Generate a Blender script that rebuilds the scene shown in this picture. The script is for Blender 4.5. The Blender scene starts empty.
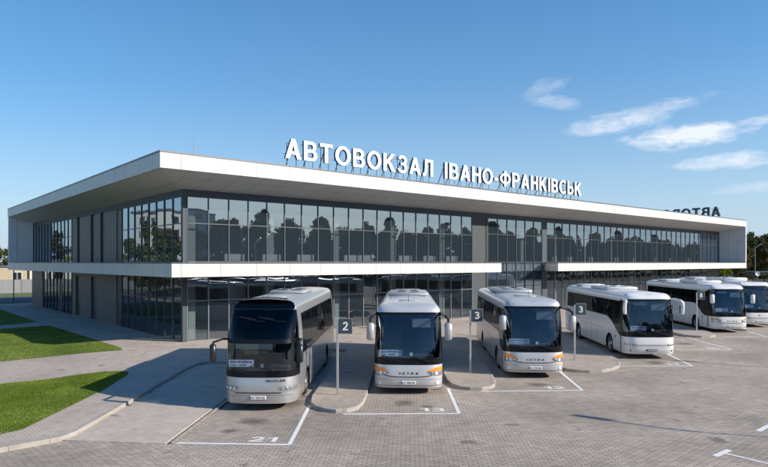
import bpy, bmesh, math, random
from mathutils import Vector, Matrix
R = math.radians
SC = bpy.context.scene
COL = SC.collection
random.seed(7)

# ------------------------------------------------------------------ camera
FPX, CAM_YAW, HOR, CAM_H = 611.2, 40.54, 262.4, 5.0
cam = bpy.data.objects.new('camera', bpy.data.cameras.new('camera'))
COL.objects.link(cam)
cam.data.sensor_width = 36.0
cam.data.lens = 36.0 * FPX / 768.0
cam.data.shift_y = (HOR - 233.5) / 768.0
cam.data.clip_start = 0.1
cam.data.clip_end = 3000
cam.location = (0, 0, CAM_H)
cam.rotation_euler = (R(90), 0, R(-CAM_YAW))
SC.camera = cam

# ------------------------------------------------------------------ sun, sky, exposure
SUN_EL, SUN_AZ = 26.5, -58.0            # degrees; azimuth is the world angle from +X towards the sun
sdir = Vector((math.cos(R(SUN_AZ)) * math.cos(R(SUN_EL)), math.sin(R(SUN_AZ)) * math.cos(R(SUN_EL)), math.sin(R(SUN_EL))))
sl = bpy.data.lights.new('sun', 'SUN')
sl.energy = 4.6
sl.angle = R(0.53)
sl.color = (1.0, 0.915, 0.80)
sun = bpy.data.objects.new('sun', sl)
COL.objects.link(sun)
sun.rotation_euler = (-sdir).to_track_quat('-Z', 'Y').to_euler()
SKY_STRENGTH = 0.12
AIR = (2.85, 3.7, 4.8, 1)
SC.view_settings.view_transform = 'Standard'
SC.view_settings.look = 'None'
SC.view_settings.exposure = 0.54
SC.view_settings.gamma = 1.0
SC.view_settings.use_curve_mapping = False

CY, SY = math.cos(R(CAM_YAW)), math.sin(R(CAM_YAW))
def raydir(px, py):                      # direction of sight, used only to say where the clouds stand in the sky
    a = (px - 384) / FPX
    b = (HOR - py) / FPX
    return Vector((a * CY + SY, -a * SY + CY, b)).normalized()

def build_world():
    w = bpy.data.worlds.new('World')
    SC.world = w
    w.use_nodes = True
    nt = w.node_tree
    N, L = nt.nodes, nt.links
    N.clear()
    out = N.new('ShaderNodeOutputWorld')
    bg = N.new('ShaderNodeBackground')
    bg.inputs['Strength'].default_value = SKY_STRENGTH
    sky = N.new('ShaderNodeTexSky')
    sky.sky_type = 'NISHITA'
    sky.sun_disc = False
    sky.sun_elevation = R(SUN_EL)
    sky.sun_rotation = math.atan2(sdir.x, sdir.y)
    sky.altitude = 200
    sky.air_density = 1.0
    sky.dust_density = 0.6
    sky.ozone_density = 2.2
    tc = N.new('ShaderNodeTexCoord')
    def math_(op, a, b=None, c=None, clamp=False):
        n = N.new('ShaderNodeMath'); n.operation = op; n.use_clamp = clamp
        for i, v in enumerate((a, b, c)):
            if v is None: continue
            if isinstance(v, (int, float)): n.inputs[i].default_value = v
            else: L.new(v, n.inputs[i])
        return n.outputs[0]
    def dot(v):
        n = N.new('ShaderNodeVectorMath'); n.operation = 'DOT_PRODUCT'
        L.new(tc.outputs['Generated'], n.inputs[0]); n.inputs[1].default_value = v
        return n.outputs['Value']
    mp = N.new('ShaderNodeMapping'); mp.inputs['Scale'].default_value = (9, 9, 24)
    L.new(tc.outputs['Generated'], mp.inputs['Vector'])
    nz = N.new('ShaderNodeTexNoise'); nz.inputs['Scale'].default_value = 1.6; nz.inputs['Detail'].default_value = 9
    nz.inputs['Roughness'].default_value = 0.62; nz.inputs['Distortion'].default_value = 0.5
    L.new(mp.outputs[0], nz.inputs['Vector'])
    nz2 = N.new('ShaderNodeTexNoise'); nz2.inputs['Scale'].default_value = 3.6; nz2.inputs['Detail'].default_value = 8
    nz2.inputs['Distortion'].default_value = 1.0
    L.new(mp.outputs[0], nz2.inputs['Vector'])
    noise = math_('SUBTRACT', math_('ADD', math_('MULTIPLY', nz.outputs[0], 2.8), math_('MULTIPLY', nz2.outputs[0], 1.9)), 2.15)
    total = None
    clouds = [  # px, py, half width, half height, tilt, density
        (616, 122, 44, 10, 4, 0.75), (645, 113, 52, 8, 8, 0.55), (683, 137, 50, 11, 2, 1.05), (735, 160, 50, 7, 3, 0.85),
        (543, 88, 22, 9, 20, 0.42), (553, 101, 26, 7, -12, 0.42), (762, 120, 26, 4, 5, 0.6), (760, 187, 34, 5, 2, 0.45),
        (592, 131, 30, 5, 0, 0.5)]
    for px, py, a, b, tilt, dens in clouds:
        d = raydir(px, py)
        rt = d.cross(Vector((0, 0, 1))).normalized()
        up = rt.cross(d).normalized()
        ca, sa = math.cos(R(tilt)), math.sin(R(tilt))
        r2 = rt * ca + up * sa
        u2 = up * ca - rt * sa
        k = FPX / d.dot(Vector((SY, CY, 0))) * 1.0
        x = math_('MULTIPLY', dot(r2), FPX / a)
        y = math_('MULTIPLY', dot(u2), FPX / b)
        q = math_('ADD', math_('MULTIPLY', x, x), math_('MULTIPLY', y, y))
        front = math_('GREATER_THAN', dot(d), 0.3)
        m = math_('SUBTRACT', 1.05, q)
        m = math_('MAXIMUM', math_('ADD', m, noise), 0.0)
        m = math_('MULTIPLY', math_('MULTIPLY', math_('MINIMUM', math_('MULTIPLY', m, 0.72), 1.0), front), dens)
        total = m if total is None else math_('MAXIMUM', total, m)
    total = math_('MINIMUM', total, 1.0)
    total = math_('POWER', total, 1.3)
    hs = N.new('ShaderNodeHueSaturation'); hs.inputs['Saturation'].default_value = 1.62; hs.inputs['Value'].default_value = 0.93
    L.new(sky.outputs[0], hs.inputs['Color'])
    # pale blue air near the horizon
    sepd = N.new('ShaderNodeSeparateXYZ'); L.new(tc.outputs['Generated'], sepd.inputs[0])
    air = math_('MULTIPLY', math_('POWER', 2.718, math_('MULTIPLY', math_('MAXIMUM', sepd.outputs[2], 0.0), -3.8)), 0.97)
    mxa = N.new('ShaderNodeMixRGB'); mxa.inputs['Color2'].default_value = AIR
    L.new(air, mxa.inputs['Fac']); L.new(hs.outputs[0], mxa.inputs['Color1'])
    mix = N.new('ShaderNodeMixRGB')
    mix.inputs['Color2'].default_value = (5.6, 5.8, 6.2, 1)
    L.new(math_('MULTIPLY', total, 0.85), mix.inputs['Fac'])
    L.new(mxa.outputs[0], mix.inputs['Color1'])
    L.new(mix.outputs[0], bg.inputs['Color'])
    L.new(bg.outputs[0], out.inputs['Surface'])
build_world()

# ------------------------------------------------------------------ materials
MATS = {}
def newmat(name):
    m = bpy.data.materials.new(name); m.use_nodes = True
    MATS[name] = m
    nt = m.node_tree
    b = next(n for n in nt.nodes if n.type == 'BSDF_PRINCIPLED')
    return m, nt, b

def mat(name, col, rough=0.5, metal=0.0, coat=0.0, var=0.06, scale=3.0, bump=0.0, bscale=40, emit=0, spec=0.5):
    """plain paint/metal/plastic with slight mottling of colour and gloss"""
    m, nt, b = newmat(name)
    N, L = nt.nodes, nt.links
    tc = N.new('ShaderNodeTexCoord')
    nz = N.new('ShaderNodeTexNoise'); nz.inputs['Scale'].default_value = scale; nz.inputs['Detail'].default_value = 6
    L.new(tc.outputs['Object'], nz.inputs['Vector'])
    mx = N.new('ShaderNodeMixRGB'); mx.blend_type = 'MIX'
    mx.inputs[1].default_value = tuple(c * (1 - var) for c in col) + (1,)
    mx.inputs[2].default_value = tuple(min(1, c * (1 + var)) for c in col) + (1,)
    L.new(nz.outputs[0], mx.inputs[0]); L.new(mx.outputs[0], b.inputs['Base Color'])
    mr = N.new('ShaderNodeMapRange'); mr.inputs[3].default_value = max(0.02, rough - 0.08); mr.inputs[4].default_value = rough + 0.08
    L.new(nz.outputs[0], mr.inputs[0]); L.new(mr.outputs[0], b.inputs['Roughness'])
    b.inputs['Metallic'].default_value = metal
    b.inputs['Coat Weight'].default_value = coat
    b.inputs['Coat Roughness'].default_value = 0.08
    b.inputs['Specular IOR Level'].default_value = spec
    if emit:
        b.inputs['Emission Color'].default_value = tuple(col) + (1,); b.inputs['Emission Strength'].default_value = emit
    if bump:
        n2 = N.new('ShaderNodeTexNoise'); n2.inputs['Scale'].default_value = bscale; n2.inputs['Detail'].default_value = 4
        L.new(tc.outputs['Object'], n2.inputs['Vector'])
        bp = N.new('ShaderNodeBump'); bp.inputs['Strength'].default_value = bump; bp.inputs['Distance'].default_value = 0.02
        L.new(n2.outputs[0], bp.inputs['Height']); L.new(bp.outputs[0], b.inputs['Normal'])
    return m

def paint_body(name, col, rough, metal, dirt):
    """bus paint: road dirt gathers low on the body (a real film with its own outline)"""
    m, nt, b = newmat(name)
    N, L = nt.nodes, nt.links
    tc = N.new('ShaderNodeTexCoord'); sep = N.new('ShaderNodeSeparateXYZ')
    L.new(tc.outputs['Object'], sep.inputs[0])
    nz = N.new('ShaderNodeTexNoise'); nz.inputs['Scale'].default_value = 2.2; nz.inputs['Detail'].default_value = 8
    L.new(tc.outputs['Object'], nz.inputs['Vector'])
    ad = N.new('ShaderNodeMath'); ad.operation = 'MULTIPLY_ADD'; ad.inputs[1].default_value = 0.7
    L.new(nz.outputs[0], ad.inputs[0]); L.new(sep.outputs[2], ad.inputs[2])
    mr = N.new('ShaderNodeMapRange'); mr.inputs[1].default_value = 0.55; mr.inputs[2].default_value = 1.25
    mr.inputs[3].default_value = dirt; mr.inputs[4].default_value = 0.03
    L.new(ad.outputs[0], mr.inputs[0])
    mx = N.new('ShaderNodeMixRGB'); mx.inputs[1].default_value = col + (1,); mx.inputs[2].default_value = (0.17, 0.145, 0.12, 1)
    L.new(mr.outputs[0], mx.inputs[0]); L.new(mx.outputs[0], b.inputs['Base Color'])
    r2 = N.new('ShaderNodeMapRange'); r2.inputs[1].default_value = 0; r2.inputs[2].default_value = 0.6
    r2.inputs[3].default_value = rough; r2.inputs[4].default_value = 0.7
    L.new(mr.outputs[0], r2.inputs[0]); L.new(r2.outputs[0], b.inputs['Roughness'])
    b.inputs['Metallic'].default_value = metal
    b.inputs['Coat Weight'].default_value = 0.6; b.inputs['Coat Roughness'].default_value = 0.12
    # faint panel waviness
    n2 = N.new('ShaderNodeTexNoise'); n2.inputs['Scale'].default_value = 1.4; n2.inputs['Detail'].default_value = 1
    L.new(tc.outputs['Object'], n2.inputs['Vector'])
    bp = N.new('ShaderNodeBump'); bp.inputs['Strength'].default_value = 0.25; bp.inputs['Distance'].default_value = 0.02
    L.new(n2.outputs[0], bp.inputs['Height']); L.new(bp.outputs[0], b.inputs['Normal']); L.new(bp.outputs[0], b.inputs['Coat Normal'])
    return m

def glass(name, tint, refl, ior=1.5, wav=0.0, wscale=0.6, rough=0.0, veil=0.0, gcol=(0.76, 0.87, 0.96)):
    m = bpy.data.materials.new(name); m.use_nodes = True; MATS[name] = m
    nt = m.node_tree; N, L = nt.nodes, nt.links; N.clear()
    out = N.new('ShaderNodeOutputMaterial'); tr = N.new('ShaderNodeBsdfTransparent'); gl = N.new('ShaderNodeBsdfGlossy')
    tr.inputs[0].default_value = tint + (1,)
    gl.inputs['Color'].default_value = gcol + (1,); gl.inputs['Roughness'].default_value = rough
    fr = N.new('ShaderNodeFresnel'); fr.inputs[0].default_value = ior
    ge = N.new('ShaderNodeNewGeometry'); io = N.new('ShaderNodeMath'); io.operation = 'MULTIPLY_ADD'
    io.inputs[1].default_value = 1 / ior - ior; io.inputs[2].default_value = ior; L.new(ge.outputs['Backfacing'], io.inputs[0]); L.new(io.outputs[0], fr.inputs[0])
    mr = N.new('ShaderNodeMapRange'); mr.inputs[3].default_value = refl; mr.inputs[4].default_value = 1.0
    L.new(fr.outputs[0], mr.inputs[0])
    mx = N.new('ShaderNodeMixShader'); L.new(mr.outputs[0], mx.inputs[0]); L.new(tr.outputs[0], mx.inputs[1]); L.new(gl.outputs[0], mx.inputs[2])
    if veil:            # bluish haze mixed over the pane to lighten its dark reflections
        df = N.new('ShaderNodeBsdfDiffuse'); df.inputs[0].default_value = (0.26, 0.36, 0.48, 1)
        m2 = N.new('ShaderNodeMixShader'); m2.inputs[0].default_value = veil
        L.new(mx.outputs[0], m2.inputs[1]); L.new(df.outputs[0], m2.inputs[2]); L.new(m2.outputs[0], out.inputs[0])
    else: L.new(mx.outputs[0], out.inputs[0])
    if wav:
        tc = N.new('ShaderNodeTexCoord'); nz = N.new('ShaderNodeTexNoise'); nz.inputs['Scale'].default_value = wscale; nz.inputs['Detail'].default_value = 1
        L.new(tc.outputs['Object'], nz.inputs['Vector'])
        bp = N.new('ShaderNodeBump'); bp.inputs['Strength'].default_value = 1.0; bp.inputs['Distance'].default_value = wav
        L.new(nz.outputs[0], bp.inputs['Height']); L.new(bp.outputs[0], gl.inputs['Normal'])
    return m

def pavers(name, c1, c2, mortar, bw, bh, ang, stain=(0.55, 1.15), bump=0.5, offset=0.5, msize=0.05):
    m, nt, b = newmat(name)
    N, L = nt.nodes, nt.links
    tc = N.new('ShaderNodeTexCoord'); mp = N.new('ShaderNodeMapping'); mp.inputs['Rotation'].default_value = (0, 0, ang)
    L.new(tc.outputs['Object'], mp.inputs[0])
    # wavy outline of the interlocking block
    br = N.new('ShaderNodeTexBrick'); br.offset = offset
    br.inputs['Scale'].default_value = 1; br.inputs['Brick Width'].default_value = bw; br.inputs['Row Height'].default_value = bh
    br.inputs['Mortar Size'].default_value = msize * bh; br.inputs['Mortar Smooth'].default_value = 0.3
    br.inputs['Color1'].default_value = c1 + (1,); br.inputs['Color2'].default_value = c2 + (1,); br.inputs['Mortar'].default_value = mortar + (1,)
    L.new(mp.outputs[0], br.inputs[0])
    n1 = N.new('ShaderNodeTexNoise'); n1.inputs['Scale'].default_value = 0.22; n1.inputs['Detail'].default_value = 7; n1.inputs['Roughness'].default_value = 0.62
    L.new(tc.outputs['Object'], n1.inputs[0])
    mr = N.new('ShaderNodeMapRange'); mr.inputs[1].default_value = 0.3; mr.inputs[2].default_value = 0.7
    mr.inputs[3].default_value = stain[0]; mr.inputs[4].default_value = stain[1]
    L.new(n1.outputs[0], mr.inputs[0])
    n3 = N.new('ShaderNodeTexNoise'); n3.inputs['Scale'].default_value = 2.3; n3.inputs['Detail'].default_value = 8; n3.inputs['Roughness'].default_value = 0.7
    L.new(tc.outputs['Object'], n3.inputs[0])
    mr3 = N.new('ShaderNodeMapRange'); mr3.inputs[1].default_value = 0.3; mr3.inputs[2].default_value = 0.7
    mr3.inputs[3].default_value = 0.86; mr3.inputs[4].default_value = 1.1
    L.new(n3.outputs[0], mr3.inputs[0])
    mu = N.new('ShaderNodeMath'); mu.operation = 'MULTIPLY'; L.new(mr.outputs[0], mu.inputs[0]); L.new(mr3.outputs[0], mu.inputs[1])
    # tyre tracks: long faint darker bands along the bays
    mx = N.new('ShaderNodeVectorMath'); mx.operation = 'SCALE'; L.new(br.outputs[0], mx.inputs[0]); L.new(mu.outputs[0], mx.inputs['Scale'])
    # oil drips
    vo = N.new('ShaderNodeTexNoise'); vo.inputs['Scale'].default_value = 0.9; vo.inputs['Detail'].default_value = 3; L.new(tc.outputs['Object'], vo.inputs[0])
    ro = N.new('ShaderNodeMapRange'); ro.inputs[1].default_value = 0.665; ro.inputs[2].default_value = 0.72; ro.inputs[3].default_value = 0; ro.inputs[4].default_value = 0.55
    L.new(vo.outputs[0], ro.inputs[0])
    mo = N.new('ShaderNodeMixRGB'); mo.inputs[2].default_value = (0.06, 0.055, 0.05, 1)
    L.new(ro.outputs[0], mo.inputs[0]); L.new(mx.outputs[0], mo.inputs[1])
    L.new(mo.outputs[0], b.inputs['Base Color'])
    b.inputs['Roughness'].default_value = 0.85
    b.inputs['Specular IOR Level'].default_value = 0.3
    fine = N.new('ShaderNodeTexNoise'); fine.inputs['Scale'].default_value = 45; L.new(tc.outputs['Object'], fine.inputs[0])
    inv = N.new('ShaderNodeMath'); inv.operation = 'MULTIPLY_ADD'; inv.inputs[1].default_value = -1.0
    L.new(br.outputs['Fac'], inv.inputs[0]); 
    f2 = N.new('ShaderNodeMath'); f2.operation = 'MULTIPLY'; f2.inputs[1].default_value = 0.35; L.new(fine.outputs[0], f2.inputs[0])
    L.new(f2.outputs[0], inv.inputs[2])
    bp = N.new('ShaderNodeBump'); bp.inputs['Strength'].default_value = bump; bp.inputs['Distance'].default_value = 0.012
    L.new(inv.outputs[0], bp.inputs['Height']); L.new(bp.outputs[0], b.inputs['Normal'])
    return m

def panelled(name, col, sx, sz, line, rough=0.45, metal=0.0, axis='X', var=0.05, lw=0.012, off=0.0):
    """cladding in rectangular panels with open joints; axis = wall direction"""
    m, nt, b = newmat(name)
    N, L = nt.nodes, nt.links
    tc = N.new('ShaderNodeTexCoord'); sep = N.new('ShaderNodeSeparateXYZ'); L.new(tc.outputs['Object'], sep.inputs[0])
    cb = N.new('ShaderNodeCombineXYZ')
    ad = N.new('ShaderNodeMath'); ad.operation = 'ADD'; ad.inputs[1].default_value = 0.0
    if axis == 'X': L.new(sep.outputs[0], ad.inputs[0])
    elif axis == 'Y': L.new(sep.outputs[1], ad.inputs[0])
    else:
        L.new(sep.outputs[0], ad.inputs[0]); L.new(sep.outputs[1], ad.inputs[1])
    L.new(ad.outputs[0], cb.inputs[0])
    if axis == 'F':
        cb2 = cb
        for l in list(cb.inputs[0].links): L.remove(l)
        for l in list(ad.inputs[1].links): L.remove(l)
        L.new(sep.outputs[0], cb.inputs[0]); L.new(sep.outputs[1], cb.inputs[1])
    else:
        L.new(sep.outputs[2], cb.inputs[1])
    mp = N.new('ShaderNodeMapping'); mp.inputs['Location'].default_value = (0.31, off, 0); L.new(cb.outputs[0], mp.inputs[0])
    br = N.new('ShaderNodeTexBrick'); br.offset = 0
    br.inputs['Scale'].default_value = 1; br.inputs['Brick Width'].default_value = sx; br.inputs['Row Height'].default_value = sz
    br.inputs['Mortar Size'].default_value = lw; br.inputs['Mortar Smooth'].default_value = 0.1
    br.inputs['Color1'].default_value = tuple(c * (1 - var) for c in col) + (1,)
    br.inputs['Color2'].default_value = tuple(c * (1 + var) for c in col) + (1,)
    br.inputs['Mortar'].default_value = line + (1,)
    L.new(mp.outputs[0], br.inputs[0])
    nz = N.new('ShaderNodeTexNoise'); nz.inputs['Scale'].default_value = 1.1; nz.inputs['Detail'].default_value = 7; L.new(tc.outputs['Object'], nz.inputs[0])
    mr = N.new('ShaderNodeMapRange'); mr.inputs[3].default_value = 0.9; mr.inputs[4].default_value = 1.07; L.new(nz.outputs[0], mr.inputs[0])
    sc = N.new('ShaderNodeVectorMath'); sc.operation = 'SCALE'; L.new(br.outputs[0], sc.inputs[0]); L.new(mr.outputs[0], sc.inputs['Scale'])
    L.new(sc.outputs[0], b.inputs['Base Color'])
    b.inputs['Roughness'].default_value = rough; b.inputs['Metallic'].default_value = metal
    iv = N.new('ShaderNodeMath'); iv.operation = 'SUBTRACT'; iv.inputs[0].default_value = 1; L.new(br.outputs['Fac'], iv.inputs[1])
    bp = N.new('ShaderNodeBump'); bp.inputs['Strength'].default_value = 0.5; bp.inputs['Distance'].default_value = 0.01
    L.new(iv.outputs[0], bp.inputs['Height']); L.new(bp.outputs[0], b.inputs['Normal'])
    return m

def leafy(name, dark, light, scale=0.7, trans=0.25):
    m = bpy.data.materials.new(name); m.use_nodes = True; MATS[name] = m
    nt = m.node_tree; N, L = nt.nodes, nt.links; N.clear()
    out = N.new('ShaderNodeOutputMaterial'); d = N.new('ShaderNodeBsdfDiffuse'); t = N.new('ShaderNodeBsdfTranslucent'); mx = N.new('ShaderNodeMixShader')
    tc = N.new('ShaderNodeTexCoord'); nz = N.new('ShaderNodeTexNoise'); nz.inputs['Scale'].default_value = scale; nz.inputs['Detail'].default_value = 5
    L.new(tc.outputs['Object'], nz.inputs[0])
    oi = N.new('ShaderNodeObjectInfo')
    c = N.new('ShaderNodeMixRGB'); c.inputs[1].default_value = dark + (1,); c.inputs[2].default_value = light + (1,)
    mr = N.new('ShaderNodeMapRange'); mr.inputs[1].default_value = 0.35; mr.inputs[2].default_value = 0.65; L.new(nz.outputs[0], mr.inputs[0]); L.new(mr.outputs[0], c.inputs[0])
    hs = N.new('ShaderNodeHueSaturation'); mh = N.new('ShaderNodeMapRange'); mh.inputs[3].default_value = 0.47; mh.inputs[4].default_value = 0.515
    L.new(oi.outputs['Random'], mh.inputs[0]); L.new(mh.outputs[0], hs.inputs['Hue']); L.new(c.outputs[0], hs.inputs['Color'])
    L.new(hs.outputs[0], d.inputs[0]); L.new(hs.outputs[0], t.inputs[0]); mx.inputs[0].default_value = trans
    L.new(d.outputs[0], mx.inputs[1]); L.new(t.outputs[0], mx.inputs[2]); L.new(mx.outputs[0], out.inputs[0])
    return m

STALL = R(47.02)
Sv = Vector((math.cos(STALL), math.sin(STALL), 0)); Tv = Vector((Sv.y, -Sv.x, 0))
def TS(t, s, z=0.0):
    v = Tv * t + Sv * s
    return Vector((v.x, v.y, z))
ROT = -(STALL - R(90))
pavers('yard_pavers', (0.484, 0.414, 0.348), (0.374, 0.318, 0.268), (0.181, 0.148, 0.123), 0.24, 0.12, ROT, stain=(0.70, 1.16), bump=0.8, msize=0.09)
pavers('walk_pavers', (0.510, 0.440, 0.378), (0.439, 0.378, 0.326), (0.237, 0.201, 0.168), 0.2, 0.1, 0.0, stain=(0.82, 1.1), bump=0.5, msize=0.07)
pavers('island_pavers', (0.466, 0.404, 0.345), (0.396, 0.339, 0.288), (0.221, 0.185, 0.154), 0.2, 0.1, ROT, stain=(0.82, 1.1), bump=0.5, msize=0.07)
pavers('lane_slabs', (0.520, 0.448, 0.385), (0.459, 0.397, 0.342), (0.326, 0.278, 0.235), 0.2, 0.1, ROT, stain=(0.78, 1.12), bump=0.3, msize=0.05)
mat('kerb_stone', (0.345, 0.315, 0.28), 0.9, var=0.35, scale=2.5, bump=0.4)
mat('kerb_joint', (0.10, 0.09, 0.08), 0.95)
mat('kerb_worn', (0.27, 0.25, 0.225), 0.9, var=0.3, scale=3, bump=0.5)
mat('line_paint', (0.74, 0.73, 0.70), 0.7, var=0.16, scale=14)
def worn_paint():
    m = MATS['line_paint']; nt = m.node_tree; N, L = nt.nodes, nt.links
    b = next(n for n in N if n.type == 'BSDF_PRINCIPLED'); src = b.inputs['Base Color'].links[0].from_socket
    tc = N.new('ShaderNodeTexCoord'); nz = N.new('ShaderNodeTexNoise'); nz.inputs['Scale'].default_value = 9; nz.inputs['Detail'].default_value = 10; nz.inputs['Roughness'].default_value = 0.75
    L.new(tc.outputs['Object'], nz.inputs[0]); mr = N.new('ShaderNodeMapRange'); mr.inputs[1].default_value = 0.56; mr.inputs[2].default_value = 0.66; mr.inputs[4].default_value = 0.8
    L.new(nz.outputs[0], mr.inputs[0]); mx = N.new('ShaderNodeMixRGB'); mx.inputs[2].default_value = (0.36, 0.31, 0.27, 1)
    L.new(mr.outputs[0], mx.inputs[0]); L.new(src, mx.inputs[1]); L.new(mx.outputs[0], b.inputs['Base Color'])
worn_paint()
mat('asphalt', (0.09, 0.09, 0.095), 0.9, var=0.2, scale=3, bump=0.3)
mat('far_ground', (0.12, 0.13, 0.07), 0.95, var=0.35, scale=0.05)
mat('lawn_soil', (0.10, 0.14, 0.028), 0.95, var=0.35, scale=1.3, bump=0.5, bscale=30)
leafy('grass_blades', (0.105, 0.165, 0.018), (0.21, 0.28, 0.045), 0.4, 0.3)
panelled('white_fascia', (0.575, 0.565, 0.54), 2.35, 50, (0.24, 0.235, 0.225), axis='S', var=0.03, lw=0.016)
panelled('soffit_panels', (0.66, 0.62, 0.56), 1.6, 1.5, (0.30, 0.28, 0.25), axis='F', var=0.03, lw=0.018)
panelled('end_panels', (0.50, 0.51, 0.52), 0.68, 1.55, (0.27, 0.28, 0.30), axis='S', var=0.025, off=-0.3)
panelled('grey_cladding', (0.10, 0.098, 0.095), 1.5, 2.35, (0.05, 0.05, 0.05), axis='S', var=0.06, rough=0.5, off=0.3)
panelled('pier_cladding', (0.05, 0.06, 0.07), 1.7, 1.9, (0.05, 0.055, 0.06), axis='S', var=0.03, off=0.3, rough=0.7)
panelled('band_metal', (0.045, 0.06, 0.078), 2.8, 40, (0.02, 0.025, 0.03), axis='S', var=0.03, rough=0.6)
mat('roof_cap', (0.11, 0.12, 0.14), 0.4, metal=0.3)
mat('roof_membrane', (0.25, 0.25, 0.25), 0.9)
mat('frame_alu', (0.085, 0.095, 0.105), 0.4, metal=0.4)
mat('frame_dark', (0.03, 0.034, 0.04), 0.45)
mat('frame_light', (0.20, 0.21, 0.22), 0.4, metal=0.3)
glass('facade_glass', (0.52, 0.58, 0.62), 0.36, 1.5, wav=0.010, wscale=0.45, veil=0.06)
glass('facade_glass_low', (0.54, 0.58, 0.62), 0.13, 1.5, wav=0.010, wscale=0.45, veil=0.03, gcol=(0.62, 0.70, 0.78))
glass('bus_upper_glass', (0.08, 0.09, 0.11), 0.03, 1.42, wav=0.008, wscale=0.8, gcol=(0.50, 0.55, 0.60))
glass('bus_windshield', (0.62, 0.70, 0.76), 0.05, 1.5, wav=0.01, wscale=0.8)
glass('bus_side_glass', (0.10, 0.11, 0.12), 0.04, 1.45, wav=0.006, wscale=1.2, gcol=(0.50, 0.52, 0.54))
mat('interior_floor', (0.30, 0.29, 0.27), 0.4)
mat('interior_ceiling', (0.6, 0.6, 0.6), 0.8)
mat('interior_wall', (0.30, 0.32, 0.34), 0.8)
mat('interior_column', (0.42, 0.48, 0.42), 0.6)
mat('radiator_white', (0.7, 0.7, 0.68), 0.5)
mat('sign_white', (0.83, 0.83, 0.82), 0.4, var=0.02)
mat('sign_side', (0.03, 0.065, 0.11), 0.4)
mat('steel_dark', (0.05, 0.06, 0.07), 0.5, metal=0.5)
mat('galvanised', (0.46, 0.47, 0.48), 0.45, metal=0.6)
mat('board_blue', (0.045, 0.065, 0.085), 0.4)
mat('black_plastic', (0.014, 0.015, 0.017), 0.35, coat=0.2)
mat('black_gloss', (0.007, 0.008, 0.010), 0.25, spec=0.25)
mat('tyre', (0.022, 0.022, 0.022), 0.85, bump=0.3)
mat('rim_steel', (0.42, 0.42, 0.42), 0.4, metal=0.7)
mat('under_dark', (0.012, 0.012, 0.012), 0.9)
mat('lamp_chrome', (0.62, 0.63, 0.64), 0.16, metal=0.9)
mat('lamp_cover', (0.72, 0.75, 0.78), 0.15, coat=1.0)
mat('lamp_orange', (0.85, 0.27, 0.02), 0.25, coat=1.0)
mat('lamp_amber_dim', (0.50, 0.34, 0.14), 0.25, coat=0.6)
mat('lamp_grey', (0.30, 0.32, 0.34), 0.25, metal=0.5)
mat('seat_fabric', (0.035, 0.045, 0.07), 0.9)
mat('cab_plastic', (0.03, 0.033, 0.038), 0.6)
mat('board_white', (0.78, 0.8, 0.82), 0.6, var=0.02)
mat('ink_black', (0.02, 0.022, 0.03), 0.5)
mat('ink_blue', (0.02, 0.06, 0.30), 0.5)
mat('plate_white', (0.78, 0.78, 0.74), 0.5, var=0.02)
mat('curtain_cloth', (0.33, 0.27, 0.16), 0.9)
paint_body('paint_silver', (0.60, 0.61, 0.62), 0.36, 0.35, 0.16)
paint_body('paint_champagne', (0.50, 0.505, 0.515), 0.30, 0.6, 0.16)
paint_body('paint_white', (0.74, 0.74, 0.725), 0.32, 0.0, 0.14)
mat('pod_white', (0.72, 0.72, 0.71), 0.45)
mat('pod_silver', (0.42, 0.43, 0.44), 0.4, metal=0.3)
mat('bark', (0.10, 0.075, 0.055), 0.95, bump=0.6, bscale=12)
leafy('leaf_dark', (0.040, 0.054, 0.024), (0.105, 0.120, 0.055))
leafy('leaf_mid', (0.04, 0.06, 0.015), (0.10, 0.125, 0.03))
leafy('leaf_bright', (0.10, 0.15, 0.015), (0.22, 0.30, 0.03))
leafy('leaf_autumn', (0.06, 0.055, 0.028), (0.15, 0.125, 0.06))
panelled('apartment_wall', (0.36, 0.31, 0.26), 3.0, 2.8, (0.3, 0.27, 0.24), axis='S', var=0.05)
mat('house_cream', (0.50, 0.49, 0.46), 0.9)
mat('house_white', (0.72, 0.70, 0.66), 0.9)
mat('house_ochre', (0.36, 0.31, 0.22), 0.9)
mat('window_dark', (0.02, 0.025, 0.03), 0.15, coat=0.6)
mat('roof_tile', (0.16, 0.09, 0.07), 0.9)
panelled('fence_grey', (0.20, 0.21, 0.22), 2.5, 3.0, (0.10, 0.10, 0.11), axis='S')
mat('fence_dark', (0.045, 0.05, 0.055), 0.7)
mat('hill_cover', (0.045, 0.055, 0.025), 0.95, var=0.4, scale=0.08)
mat('bin_dark', (0.03, 0.03, 0.032), 0.5)

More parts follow.
